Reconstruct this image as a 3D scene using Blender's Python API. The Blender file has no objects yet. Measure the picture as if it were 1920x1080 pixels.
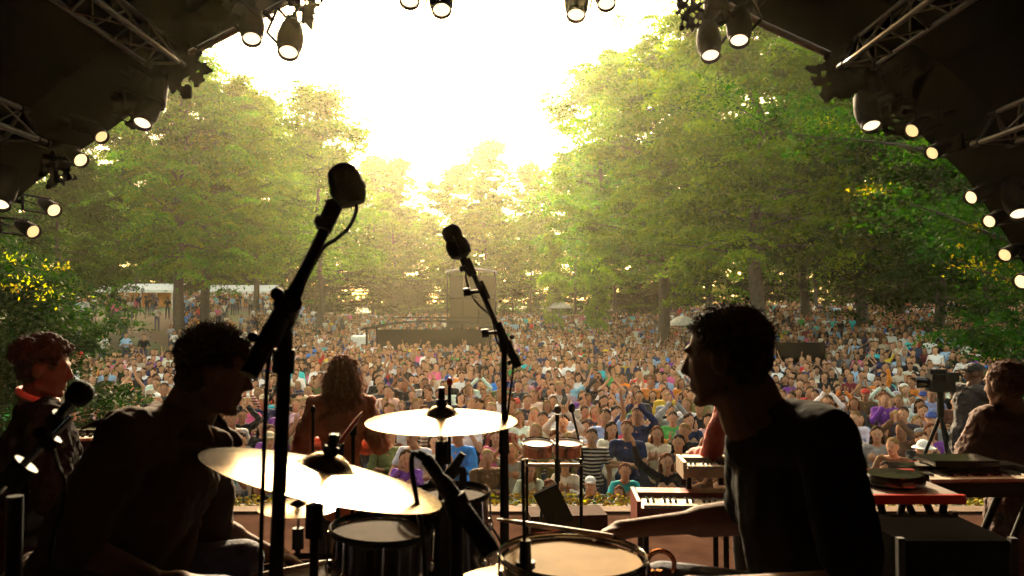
import bpy, math, random
import numpy as np
from mathutils import Vector, Matrix, noise as mnoise

random.seed(7); rng = np.random.default_rng(7)
sc = bpy.context.scene
COL = sc.collection
R = math.radians
V = Vector

# ------------------------------------------------------------------ camera
F = 1920 * 28 / 36.0
CAMZ = 1.95
PITCH = math.atan(50 / F)
cd = bpy.data.cameras.new('camera'); cam = bpy.data.objects.new('camera', cd); COL.objects.link(cam)
cam.location = (0, 0, CAMZ); cam.rotation_euler = (math.pi / 2 + PITCH, 0, 0)
cd.lens = 28; cd.sensor_width = 36; cd.clip_start = 0.05; cd.clip_end = 2000
cd.dof.use_dof = True; cd.dof.focus_distance = 9.0; cd.dof.aperture_fstop = 5.6
sc.camera = cam

def P(px, py, Y):
    """the place at depth Y that the photograph shows at px, py"""
    dx = (px - 960) / F; dz = (540 - py) / F
    cp, sp = math.cos(PITCH), math.sin(PITCH)
    t = Y / (cp - dz * sp)
    return V((dx * t, Y, CAMZ + (sp + dz * cp) * t))

# ------------------------------------------------------------------ sky, sun, exposure
SUN_EL, SUN_AZ = R(22), R(-4.0)
world = bpy.data.worlds.new('World'); sc.world = world; world.use_nodes = True
nt = world.node_tree
sky = nt.nodes.new('ShaderNodeTexSky'); sky.sky_type = 'NISHITA'; sky.sun_disc = False
sky.sun_elevation = SUN_EL; sky.sun_rotation = SUN_AZ
sky.air_density = 1.0; sky.dust_density = 3.0; sky.ozone_density = 1.0
tint = nt.nodes.new('ShaderNodeMix'); tint.data_type = 'RGBA'; tint.blend_type = 'MULTIPLY'
tint.inputs[0].default_value = 1.0; tint.inputs[7].default_value = (1.0, 0.76, 0.45, 1)
nt.links.new(sky.outputs[0], tint.inputs[6])
nt.links.new(tint.outputs[2], nt.nodes['Background'].inputs[0])
nt.nodes['Background'].inputs[1].default_value = 0.14
sd = bpy.data.lights.new('sun', 'SUN'); sun = bpy.data.objects.new('sun', sd); COL.objects.link(sun)
sd.energy = 2.2; sd.angle = R(4); sd.color = (1.0, 0.82, 0.54)
sdir = V((math.sin(SUN_AZ) * math.cos(SUN_EL), math.cos(SUN_AZ) * math.cos(SUN_EL), math.sin(SUN_EL)))
sun.rotation_euler = sdir.to_track_quat('Z', 'Y').to_euler(); sun.location = sdir * 60
sc.view_settings.view_transform = 'Standard'; sc.view_settings.look = 'None'
sc.view_settings.gamma = 1.0; sc.view_settings.exposure = 3.0
sc.cycles.use_denoising = True
sc.cycles.max_bounces = 5; sc.cycles.diffuse_bounces = 2; sc.cycles.glossy_bounces = 3; sc.cycles.adaptive_threshold = 0.025
sc.cycles.transmission_bounces = 3; sc.cycles.volume_bounces = 0; sc.cycles.transparent_max_bounces = 4
sc.cycles.sample_clamp_indirect = 6.0

# ------------------------------------------------------------------ materials
MATS = {}
def mat(name, col, rough=0.6, metal=0.0, var=0.25, scale=8.0, bump=0.0, bscale=40.0, col2=None, spec=0.5, emit=None, estr=0.0):
    if name in MATS: return MATS[name]
    m = bpy.data.materials.new(name); m.use_nodes = True; n = m.node_tree; b = n.nodes['Principled BSDF']
    b.inputs['Roughness'].default_value = rough; b.inputs['Metallic'].default_value = metal
    b.inputs['Specular IOR Level'].default_value = spec
    tc = n.nodes.new('ShaderNodeTexCoord')
    nz = n.nodes.new('ShaderNodeTexNoise'); nz.inputs['Scale'].default_value = scale; nz.inputs['Detail'].default_value = 5
    n.links.new(tc.outputs['Object'], nz.inputs['Vector'])
    cr = n.nodes.new('ShaderNodeValToRGB'); e = cr.color_ramp.elements
    c2 = col2 or tuple(c * (1 + var) for c in col); c1 = tuple(c * (1 - var) for c in col)
    e[0].position = 0.3; e[1].position = 0.7
    e[0].color = (*c1, 1); e[1].color = (*c2, 1)
    n.links.new(nz.outputs[0], cr.inputs[0]); n.links.new(cr.outputs[0], b.inputs['Base Color'])
    if bump:
        n2 = n.nodes.new('ShaderNodeTexNoise'); n2.inputs['Scale'].default_value = bscale; n2.inputs['Detail'].default_value = 4
        n.links.new(tc.outputs['Object'], n2.inputs['Vector'])
        bp = n.nodes.new('ShaderNodeBump'); bp.inputs['Strength'].default_value = bump; bp.inputs['Distance'].default_value = 0.02
        n.links.new(n2.outputs[0], bp.inputs['Height']); n.links.new(bp.outputs[0], b.inputs['Normal'])
    if emit:
        b.inputs['Emission Color'].default_value = (*emit, 1); b.inputs['Emission Strength'].default_value = estr
    MATS[name] = m; return m

def objcol_mat(name, rough=0.8, bump=0.3, bscale=14.0, stripes=False):
    """colour from the object's own colour, a little folded and worn"""
    m = bpy.data.materials.new(name); m.use_nodes = True; n = m.node_tree; b = n.nodes['Principled BSDF']
    b.inputs['Roughness'].default_value = rough; b.inputs['Specular IOR Level'].default_value = 0.04
    oi = n.nodes.new('ShaderNodeObjectInfo'); tc = n.nodes.new('ShaderNodeTexCoord')
    nz = n.nodes.new('ShaderNodeTexNoise'); nz.inputs['Scale'].default_value = bscale; nz.inputs['Detail'].default_value = 3
    n.links.new(tc.outputs['Object'], nz.inputs['Vector'])
    mx = n.nodes.new('ShaderNodeMix'); mx.data_type = 'RGBA'; mx.blend_type = 'MULTIPLY'; mx.inputs[0].default_value = 1
    mr = n.nodes.new('ShaderNodeMapRange'); mr.inputs[1].default_value = 0.3; mr.inputs[2].default_value = 0.7
    mr.inputs[3].default_value = 0.75; mr.inputs[4].default_value = 1.1
    n.links.new(nz.outputs[0], mr.inputs[0])
    n.links.new(oi.outputs['Color'], mx.inputs[6]); n.links.new(mr.outputs[0], mx.inputs[7])
    out = mx.outputs[2]
    if stripes:
        w = n.nodes.new('ShaderNodeTexWave'); w.bands_direction = 'Z'; w.inputs['Scale'].default_value = 6
        n.links.new(tc.outputs['Object'], w.inputs['Vector'])
        m2 = n.nodes.new('ShaderNodeMix'); m2.data_type = 'RGBA'
        gt = n.nodes.new('ShaderNodeMath'); gt.operation = 'GREATER_THAN'; gt.inputs[1].default_value = 0.62
        n.links.new(w.outputs['Fac'], gt.inputs[0]); n.links.new(gt.outputs[0], m2.inputs[0])
        n.links.new(out, m2.inputs[6]); m2.inputs[7].default_value = (0.42, 0.38, 0.33, 1); out = m2.outputs[2]
    n.links.new(out, b.inputs['Base Color'])
    bp = n.nodes.new('ShaderNodeBump'); bp.inputs['Strength'].default_value = bump; bp.inputs['Distance'].default_value = 0.03
    n.links.new(nz.outputs[0], bp.inputs['Height']); n.links.new(bp.outputs[0], b.inputs['Normal'])
    MATS[name] = m; return m

def leaf_mat(name, c1, c2, c3, trans=0.45):
    m = bpy.data.materials.new(name); m.use_nodes = True; n = m.node_tree; n.nodes.clear()
    o = n.nodes.new('ShaderNodeOutputMaterial'); g = n.nodes.new('ShaderNodeNewGeometry')
    oi = n.nodes.new('ShaderNodeObjectInfo')
    cr = n.nodes.new('ShaderNodeValToRGB'); cr.color_ramp.elements[0].color = (*c1, 1); cr.color_ramp.elements[1].color = (*c3, 1)
    e = cr.color_ramp.elements.new(0.5); e.color = (*c2, 1)
    n.links.new(g.outputs['Random Per Island'], cr.inputs[0])
    hs = n.nodes.new('ShaderNodeHueSaturation'); hs.inputs['Saturation'].default_value = 1.2
    mr = n.nodes.new('ShaderNodeMapRange'); mr.inputs[3].default_value = 0.47; mr.inputs[4].default_value = 0.53
    n.links.new(oi.outputs['Random'], mr.inputs[0]); n.links.new(mr.outputs[0], hs.inputs['Hue'])
    n.links.new(cr.outputs[0], hs.inputs['Color'])
    ta = n.nodes.new('ShaderNodeAttribute'); ta.attribute_name = 'tone'; tr = n.nodes.new('ShaderNodeMapRange'); tr.inputs[3].default_value = .35; tr.inputs[4].default_value = 1.85
    n.links.new(ta.outputs['Fac'], tr.inputs[0]); n.links.new(tr.outputs[0], hs.inputs['Value'])
    d = n.nodes.new('ShaderNodeBsdfDiffuse'); t = n.nodes.new('ShaderNodeBsdfTranslucent')
    gl = n.nodes.new('ShaderNodeBsdfGlossy'); gl.inputs['Roughness'].default_value = 0.45
    tm = n.nodes.new('ShaderNodeMix'); tm.data_type = 'RGBA'; tm.blend_type = 'MULTIPLY'; tm.inputs[0].default_value = 1
    tm.inputs[7].default_value = (1.85, 2.35, 0.9, 1)
    n.links.new(hs.outputs[0], tm.inputs[6]); n.links.new(hs.outputs[0], d.inputs[0]); n.links.new(tm.outputs[2], t.inputs[0])
    gl.inputs[0].default_value = (0.5, 0.5, 0.45, 1)
    a = n.nodes.new('ShaderNodeMixShader'); a.inputs[0].default_value = trans
    n.links.new(d.outputs[0], a.inputs[1]); n.links.new(t.outputs[0], a.inputs[2])
    s = n.nodes.new('ShaderNodeMixShader'); s.inputs[0].default_value = 0.02
    n.links.new(a.outputs[0], s.inputs[1]); n.links.new(gl.outputs[0], s.inputs[2])
    n.links.new(s.outputs[0], o.inputs[0]); MATS[name] = m; return m

M_BLACK = mat('black_metal', (0.008, 0.007, 0.006), 0.6, 0.0, 0.3, 30, spec=.08)
M_RUBBER = mat('black_rubber', (0.008, 0.007, 0.006), 0.8, 0.0, 0.3, 20, 0.2, 120, spec=.15)
M_CHROME = mat('chrome', (0.72, 0.70, 0.66), 0.16, 1.0, 0.12, 12)
M_ALU = mat('worn_aluminium', (0.09, 0.08, 0.072), 0.42, 1.0, 0.3, 14, 0.15, 60)
M_CLOTH = mat('black_stage_cloth', (0.0035, 0.003, 0.0028), 1.0, 0.0, 0.35, 2.5, 0.25, 5, spec=0.0)
M_SHELL = mat('black_lacquer', (0.012, 0.010, 0.009), 0.14, 0.0, 0.3, 6)
M_HEAD = mat('coated_drum_skin', (0.20, 0.125, 0.052), 0.8, 0.0, 0.16, 9, 0.05, 200, spec=.05)
M_WOOD = mat('hickory', (0.20, 0.10, 0.045), 0.5, 0.0, 0.35, 20)
M_RED = mat('red_and_lit_red', (0.34, 0.022, 0.014), 0.3, 0.0, 0.2, 8)  # on stick and table edges, red lamp light put into the colour
M_BROWNWOOD = mat('mahogany', (0.20, 0.028, 0.016), 0.35, 0.0, 0.4, 14)
M_WHITEKEY = mat('ivory_key', (0.45, 0.40, 0.32), 0.3, 0.0, 0.05, 10)
M_SKIN = mat('skin', (0.11, 0.050, 0.028), 0.7, 0.0, 0.12, 12, 0.06, 120, spec=.12)  # musicians' skin; the shade on stage is put into its darker colour

def cymbal_mat():
    m = bpy.data.materials.new('bronze_cymbal'); m.use_nodes = True; n = m.node_tree; b = n.nodes['Principled BSDF']
    tc = n.nodes.new('ShaderNodeTexCoord'); sx = n.nodes.new('ShaderNodeSeparateXYZ'); n.links.new(tc.outputs['Object'], sx.inputs[0])
    cx = n.nodes.new('ShaderNodeCombineXYZ'); n.links.new(sx.outputs[0], cx.inputs[0]); n.links.new(sx.outputs[1], cx.inputs[1])
    ln = n.nodes.new('ShaderNodeVectorMath'); ln.operation = 'LENGTH'; n.links.new(cx.outputs[0], ln.inputs[0])
    w = n.nodes.new('ShaderNodeTexNoise'); w.noise_dimensions = '1D'; w.inputs['Scale'].default_value = 260; w.inputs['Detail'].default_value = 3
    n.links.new(ln.outputs['Value'], w.inputs['W'])
    bp = n.nodes.new('ShaderNodeBump'); bp.inputs['Strength'].default_value = 0.25; bp.inputs['Distance'].default_value = 0.001
    n.links.new(w.outputs[0], bp.inputs['Height']); n.links.new(bp.outputs[0], b.inputs['Normal'])
    nz = n.nodes.new('ShaderNodeTexNoise'); nz.inputs['Scale'].default_value = 7; nz.inputs['Detail'].default_value = 6
    n.links.new(tc.outputs['Object'], nz.inputs['Vector'])
    cr = n.nodes.new('ShaderNodeValToRGB'); cr.color_ramp.elements[0].color = (0.105, 0.064, 0.027, 1); cr.color_ramp.elements[1].color = (0.185, 0.125, 0.06, 1)
    cr.color_ramp.elements[0].position = 0.3; cr.color_ramp.elements[1].position = 0.7
    n.links.new(nz.outputs[0], cr.inputs[0]); n.links.new(cr.outputs[0], b.inputs['Base Color'])
    mr = n.nodes.new('ShaderNodeMapRange'); mr.inputs[3].default_value = 0.16; mr.inputs[4].default_value = 0.28
    n.links.new(nz.outputs[0], mr.inputs[0]); n.links.new(mr.outputs[0], b.inputs['Roughness'])
    b.inputs['Metallic'].default_value = 1.0; b.inputs['Anisotropic'].default_value = .4
    tg = n.nodes.new('ShaderNodeTangent'); tg.direction_type = 'RADIAL'; tg.axis = 'Z'; n.links.new(tg.outputs[0], b.inputs['Tangent'])
    return m
M_CYM = cymbal_mat()

# ------------------------------------------------------------------ mesh helpers
def frame(d):
    d = V(d).normalized(); a = V((0, 0, 1)) if abs(d.z) < 0.9 else V((1, 0, 0))
    x = a.cross(d).normalized(); return x, d.cross(x), d

class MB:
    def __init__(s): s.v = []; s.f = []; s.m = []
    def add(s, v, f, m=0):
        o = len(s.v); s.v += [tuple(p) for p in v]; s.f += [tuple(i + o for i in q) for q in f]; s.m += [m] * len(f); return s
    def box(s, c, size, rot=None, m=0):
        c = V(c); h = V(size) / 2; M = rot or Matrix.Identity(3)
        v = [c + M @ V((x * h.x, y * h.y, z * h.z)) for x in (-1, 1) for y in (-1, 1) for z in (-1, 1)]
        return s.add(v, [(0, 1, 3, 2), (4, 6, 7, 5), (0, 4, 5, 1), (2, 3, 7, 6), (0, 2, 6, 4), (1, 5, 7, 3)], m)
    def cyl(s, p0, p1, r0, r1=None, n=12, m=0, caps=True):
        p0, p1 = V(p0), V(p1); r1 = r0 if r1 is None else r1; x, y, d = frame(p1 - p0)
        v = []; f = []
        for p, r in ((p0, r0), (p1, r1)):
            for i in range(n):
                a = 2 * math.pi * i / n; v.append(p + (x * math.cos(a) + y * math.sin(a)) * r)
        for i in range(n): f.append((i, (i + 1) % n, n + (i + 1) % n, n + i))
        if caps: f += [tuple(range(n - 1, -1, -1)), tuple(range(n, 2 * n))]
        return s.add(v, f, m)
    def tube(s, pts, r, n=8, m=0):
        pts = [V(p) for p in pts]; rr = r if isinstance(r, (list, tuple)) else [r] * len(pts)
        v = []; f = []; px = None
        for i, p in enumerate(pts):
            d = (pts[min(i + 1, len(pts) - 1)] - pts[max(i - 1, 0)]).normalized()
            if px is None: x, y, _ = frame(d)
            else: x = (px - d * px.dot(d)).normalized(); y = d.cross(x)
            px = x
            for k in range(n):
                a = 2 * math.pi * k / n; v.append(p + (x * math.cos(a) + y * math.sin(a)) * rr[i])
        for i in range(len(pts) - 1):
            for k in range(n): f.append((i * n + k, i * n + (k + 1) % n, (i + 1) * n + (k + 1) % n, (i + 1) * n + k))
        f += [tuple(range(n - 1, -1, -1)), tuple(range((len(pts) - 1) * n, len(pts) * n))]
        return s.add(v, f, m)
    def lathe(s, prof, M, n=48, m=0, close=False):
        """prof: (radius, height) pairs, spun about the local z of the 4x4 M"""
        v = []; f = []
        for r, z in prof:
            for k in range(n):
                a = 2 * math.pi * k / n; v.append(M @ V((r * math.cos(a), r * math.sin(a), z)))
        L = len(prof)
        for i in range(L if close else L - 1):
            j = (i + 1) % L
            for k in range(n): f.append((i * n + k, i * n + (k + 1) % n, j * n + (k + 1) % n, j * n + k))
        return s.add(v, f, m)
    def ell(s, c, r, M=None, seg=14, rings=9, m=0):
        c = V(c); M = M or Matrix.Identity(3); v = [c + M @ V((0, 0, r[2]))]; f = []
        for i in range(1, rings):
            t = math.pi * i / rings
            for k in range(seg):
                a = 2 * math.pi * k / seg; v.append(c + M @ V((r[0] * math.sin(t) * math.cos(a), r[1] * math.sin(t) * math.sin(a), r[2] * math.cos(t))))
        v.append(c + M @ V((0, 0, -r[2]))); l = len(v) - 1
        for k in range(seg):
            f.append((0, 1 + k, 1 + (k + 1) % seg)); b = 1 + (rings - 2) * seg; f.append((l, b + (k + 1) % seg, b + k))
        for i in range(rings - 2):
            for k in range(seg):
                a = 1 + i * seg; f.append((a + k, a + seg + k, a + seg + (k + 1) % seg, a + (k + 1) % seg))
        return s.add(v, f, m)
    def cap(s, p0, p1, r0, r1, n=12, m=0):
        p0, p1 = V(p0), V(p1)
        if (p1 - p0).length < 1e-5: return s.ell(p0, (r0,) * 3)
        x, y, d = frame(p1 - p0); v = [p0 - d * r0]; f = []; rows = []
        for t in (0.35, 0.75, 1.0): rows.append((p0 - d * r0 * math.sqrt(1 - t * t), r0 * t))
        for t in (1.0, 0.75, 0.35): rows.append((p1 + d * r1 * math.sqrt(1 - t * t), r1 * t))
        for p, r in rows:
            for k in range(n):
                a = 2 * math.pi * k / n; v.append(p + (x * math.cos(a) + y * math.sin(a)) * r)
        v.append(p1 + d * r1); l = len(v) - 1
        for k in range(n):
            f.append((0, 1 + (k + 1) % n, 1 + k)); b = 1 + 5 * n; f.append((l, b + k, b + (k + 1) % n))
        for i in range(5):
            a = 1 + i * n
            for k in range(n): f.append((a + k, a + (k + 1) % n, a + n + (k + 1) % n, a + n + k))
        return s.add(v, f, m)
    def mesh(s, name, origin=(0, 0, 0), smooth=40):
        me = bpy.data.meshes.new(name); o = V(origin)
        me.from_pydata([(p[0] - o.x, p[1] - o.y, p[2] - o.z) for p in s.v], [], s.f)
        if any(s.m): me.polygons.foreach_set('material_index', s.m)
        me.update()
        if smooth:
            me.shade_smooth(); me.set_sharp_from_angle(angle=R(smooth))
        return me
    def build(s, name, m, parent=None, smooth=40, origin=None):
        if origin is None: origin = ROOT.get(root_of(parent).name, V((0, 0, 0))) if parent else V((0, 0, 0))
        ob = bpy.data.objects.new(name, s.mesh(name, origin, smooth)); COL.objects.link(ob)
        for k in (m if isinstance(m, (list, tuple)) else [m]): ob.data.materials.append(k)
        if parent: ob.parent = parent
        else: ob.location = origin; ROOT[ob.name] = V(origin)
        return ob

ROOT = {}
def root_of(o):
    while o.parent: o = o.parent
    return o
def tag(o, label=None, cat=None, group=None, kind=None):
    if label: o['label'] = label
    if cat: o['category'] = cat
    if group: o['group'] = group
    if kind: o['kind'] = kind
    return o
def thing(name, loc, label, cat, group=None):
    o = bpy.data.objects.new(name, None); COL.objects.link(o); o.location = loc; o.empty_display_size = 0.1
    ROOT[o.name] = V(loc); return tag(o, label, cat, group)
def link(name, me, parent=None, loc=(0, 0, 0), rz=0, sc_=1.0, color=None):
    o = bpy.data.objects.new(name, me); COL.objects.link(o)
    if parent: o.parent = parent
    else: o.location = loc; o.rotation_euler.z = rz; o.scale = (sc_,) * 3
    if color: o.color = (*color, 1)
    return o

# voxel bodies: a list of ('cap', p0, p1, r0, r1, zone) and ('ell', c, radii, M, zone)
def prim_dist(pr, X):
    if pr[0] == 'cap':
        a, b = np.array(pr[1]), np.array(pr[2]); ab = b - a; t = np.clip(((X - a) @ ab) / max(ab @ ab, 1e-9), 0, 1)
        return np.linalg.norm(X - (a + t[:, None] * ab), axis=1) - (pr[3] + (pr[4] - pr[3]) * t)
    q = (X - np.array(pr[1])) @ np.array(pr[3] or Matrix.Identity(3)); r = np.array(pr[2])
    return (np.linalg.norm(q / r, axis=1) - 1) * r.min()
def blob(name, prims, voxel, mats=None, zones=None, smooth=3, origin=(0, 0, 0), dec=None, rough=0.0, rscale=10.0, zoneout=False):
    b = MB()
    for p in prims:
        if p[0] == 'cap': b.cap(p[1], p[2], p[3], p[4])
        else: b.ell(p[1], p[2], p[3])
    me = b.mesh(name + '_raw', origin, 0); ob = bpy.data.objects.new('tmp', me); COL.objects.link(ob)
    r = ob.modifiers.new('r', 'REMESH'); r.mode = 'VOXEL'; r.voxel_size = voxel
    if smooth: s_ = ob.modifiers.new('s', 'SMOOTH'); s_.factor = 0.5; s_.iterations = smooth
    if dec: d_ = ob.modifiers.new('d', 'DECIMATE'); d_.ratio = dec
    dg = bpy.context.evaluated_depsgraph_get(); out = bpy.data.meshes.new_from_object(ob.evaluated_get(dg)); out.name = name
    bpy.data.objects.remove(ob); bpy.data.meshes.remove(me)
    o = V(origin); n = len(out.vertices)
    if rough:
        co = np.empty(n * 3); out.vertices.foreach_get('co', co); no = np.empty(n * 3); out.vertices.foreach_get('normal', no)
        co = co.reshape(-1, 3); no = no.reshape(-1, 3)
        d = np.array([mnoise.fractal(V(c) * rscale + V((3.1, 7.7, 1.3)), 0.7, 2.2, 4) for c in co])
        co += no * (d * rough)[:, None]; out.vertices.foreach_set('co', co.ravel()); out.update()
    zi = None
    if zones:
        fc = np.empty(len(out.polygons) * 3); out.polygons.foreach_get('center', fc); X = fc.reshape(-1, 3) + np.array(o)
        D = np.stack([prim_dist(p, X) for p in prims]); near = D.argmin(0)
        zi = np.array([zones.index(p[-1]) for p in prims])[near]
        if not zoneout: out.polygons.foreach_set('material_index', zi)
    for m in mats or []: out.materials.append(m)
    out.shade_smooth()
    return (out, zi) if zoneout else out

def head_prims(c, M, k=1.0, z='skin', detail=True):
    """c: middle of the head; M: columns forward, left, up"""
    w = lambda x, y, q: V(c) + M @ (V((x, y, q)) * k)
    e = lambda p, r: ('ell', w(*p), tuple(q * k for q in r), M, z)
    out = [e((-.012, 0, .032), (.098, .078, .086)), e((.026, 0, -.018), (.066, .062, .086)), e((.034, 0, -.072), (.048, .048, .040))]
    if detail:
        out += [('cap', w(.086, 0, .022), w(.106, 0, -.020), .008 * k, .0125 * k, z), e((.094, .012, -.026), (.012, .009, .009)), e((.094, -.012, -.026), (.012, .009, .009)),
                ('cap', w(.082, -.032, .030), w(.082, .032, .030), .010 * k, .010 * k, z), e((.074, 0, -.096), (.018, .022, .018)),
                ('cap', w(.086, -.014, -.053), w(.086, .014, -.053), .008 * k, .008 * k, z), ('cap', w(.083, -.014, -.066), w(.083, .014, -.066), .008 * k, .008 * k, z),
                e((-.010, .080, -.005), (.022, .010, .034)), e((-.010, -.080, -.005), (.022, .010, .034)),
                ('cap', w(-.005, .05, -.075), w(.062, .022, -.098), .016 * k, .014 * k, z), ('cap', w(-.005, -.05, -.075), w(.062, -.022, -.098), .016 * k, .014 * k, z)]
    return out

def hand_prims(wr, d, nrm, side, curl=0.5, k=1.0, z='skin'):
    """palm along d, back of the hand along nrm; side +1/-1 puts the thumb"""
    d = V(d).normalized(); nrm = (V(nrm) - d * V(nrm).dot(d)).normalized(); l = d.cross(nrm) * side
    out = [('cap', wr, V(wr) + d * .045 * k, .026 * k, .028 * k, z), ('ell', V(wr) + d * .055 * k, (.046 * k, .040 * k, .016 * k), Matrix((d, l, nrm)).transposed(), z)]
    for i, (off, ln) in enumerate(((.031, .072), (.011, .082), (-.010, .076), (-.030, .058))):
        p = V(wr) + (d * .085 + l * off) * k; dd = d.copy(); r = .0088
        for s_, q in enumerate((.45, .32, .25)):
            dd = (dd * math.cos(curl) - nrm * math.sin(curl)); n2 = None
            dd.normalize(); p2 = p + dd * ln * q * k
            out.append(('cap', p, p2, r * k, (r - .001) * k, z)); p = p2; r -= .0009
            nrm_ = (nrm - dd * nrm.dot(dd)).normalized(); nrm_t = nrm_; 
            nrm = nrm_t
        nrm = (V(nrm) * 0 + out_n) if False else hand_n(d, nrm0=out[1][3])
    t0 = V(wr) + (d * .028 + l * .024) * k; t1 = t0 + (d * .5 + l * .75 - hand_n(d, out[1][3]) * .35).normalized() * .04 * k
    t2 = t1 + (d * .85 + l * .1 - hand_n(d, out[1][3]) * .5).normalized() * .034 * k
    return out + [('cap', t0, t1, .013 * k, .011 * k, z), ('cap', t1, t2, .011 * k, .009 * k, z)]
def hand_n(d, nrm0): return V((nrm0[0][2], nrm0[1][2], nrm0[2][2]))

def body_prims(J, k=1.0, fem=False, hands=True, detail=True, build=1.0):
    up = (J['chest'] - J['hip']).normalized(); lat = (J['sh'][1] - J['sh'][0]); lat = (lat - up * lat.dot(up)).normalized(); dep = up.cross(lat)
    T = Matrix((lat, dep, up)).transposed(); q = k * build
    o = [('ell', J['hip'], (.165 * q, .118 * q, .13 * k), T, 'pants'), ('cap', J['hip'] + up * .05 * k, J['chest'], .118 * q, .125 * q, 'shirt'),
         ('ell', J['chest'], (.165 * q, .115 * q, .17 * k), T, 'shirt'), ('cap', J['sh'][0], J['sh'][1], .055 * q, .055 * q, 'shirt'),
         ('cap', J['neck'], J['head'] - J['hm'] @ V((.012, 0, .05)) * k, .060 * k, .054 * k, 'skin')]
    if fem: o += [('ell', J['chest'] + (T @ V((s * .07, 0, 0)) + J['tf'] * .09) * k, (.06 * k,) * 3, None, 'shirt') for s in (-1, 1)]
    for s in (0, 1):
        o += [('cap', J['neck'] - up * .02 * k, J['sh'][s], .055 * k, .05 * q, 'shirt'),
              ('cap', J['sh'][s], J['el'][s], .050 * q, .040 * k, 'arm'), ('cap', J['el'][s], J['wr'][s], .040 * k, .026 * k, 'skin'),
              ('cap', J['hp'][s], J['kn'][s], .085 * q, .058 * k, 'pants'), ('cap', J['kn'][s], J['an'][s], .056 * k, .038 * k, 'pants'),
              ('cap', J['an'][s] + V((0, 0, -.03 * k)), J['toe'][s], .038 * k, .030 * k, 'shoe')]
        if not hands:
            dd = J.get('hd', [None, None])[s] or (J['wr'][s] - J['el'][s]).normalized()
            o += [('cap', J['wr'][s], J['wr'][s] + dd * .09 * k, .026 * k, .030 * k, 'skin'), ('cap', J['wr'][s] + dd * .09 * k, J['wr'][s] + dd * .155 * k, .022 * k, .012 * k, 'skin')]
    return o + head_prims(J['head'], J['hm'], k * J.get('hk', 1), 'skin', detail)

def shirt_prims(J, k=1.0, sleeve=0.55, long_=False, build=1.0, g=.014, hem=.08):
    up = (J['chest'] - J['hip']).normalized(); lat = (J['sh'][1] - J['sh'][0]); lat = (lat - up * lat.dot(up)).normalized(); dep = up.cross(lat)
    T = Matrix((lat, dep, up)).transposed(); q = k * build
    o = [('ell', J['hip'] - up * (hem - .08) * k, (.178 * q + g, .125 * q + g, .13 * k), T, 'shirt'), ('cap', J['hip'], J['chest'], .124 * q + g, .126 * q + g, 'shirt'),
         ('ell', J['chest'], (.165 * q + g, .115 * q + g, .175 * k), T, 'shirt'), ('cap', J['sh'][0], J['sh'][1], .056 * q + g, .056 * q + g, 'shirt')]
    if hem > .1: o.append(('cap', J['hip'], J['hip'] - up * (hem) * k, .14 * q + g, .15 * q + g, 'shirt'))
    for s in (0, 1):
        o.append(('cap', J['neck'] - up * .045 * k, J['sh'][s], .052 * k + g * .6, .052 * q + g, 'shirt'))
        t = 1.0 if long_ else sleeve
        o.append(('cap', J['sh'][s], J['sh'][s].lerp(J['el'][s], t), .052 * q + g, .044 * k + g * 1.3, 'shirt'))
        if long_: o.append(('cap', J['el'][s], J['el'][s].lerp(J['wr'][s], .9), .044 * k + g, .031 * k + g, 'shirt'))
    return o

def hair_prims(c, M, style, k=1.0):
    w = lambda x, y, q: V(c) + M @ (V((x, y, q)) * k)
    e = lambda p, r: ('ell', w(*p), tuple(q * k for q in r), M, 'hair')
    ca = lambda a, b, r0, r1: ('cap', w(*a), w(*b), r0 * k, r1 * k, 'hair')
    if style == 'cap': return [e((-.008, 0, .060), (.106, .088, .072)), e((.105, 0, .062), (.062, .062, .011))]
    if style == 'hat': return [e((-.008, 0, .075), (.104, .088, .085)), e((0, 0, .055), (.175, .160, .014))]
    o = [e((-.026, 0, .050), (.098, .083, .080)), e((-.046, 0, .005), (.066, .079, .078))]
    if style == 'long':
        o += [ca((-.03, .062, .02), (-.03, .085, -.19), .036, .028), ca((-.03, -.062, .02), (-.03, -.085, -.19), .036, .028), ca((-.085, 0, 0), (-.095, 0, -.24), .060, .045),
              ca((-.075, .045, 0), (-.085, .055, -.22), .05, .04), ca((-.075, -.045, 0), (-.085, -.055, -.22), .05, .04)]
    if style == 'bob': o += [ca((-.02, .07, .02), (-.02, .078, -.085), .034, .030), ca((-.02, -.07, .02), (-.02, -.078, -.085), .034, .030), ca((-.08, -.03, 0), (-.08, -.03, -.09), .05, .045), ca((-.08, .03, 0), (-.08, .03, -.09), .05, .045)]
    if style == 'bun': o += [e((-.105, 0, .075), (.042, .042, .042))]
    return o

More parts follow.
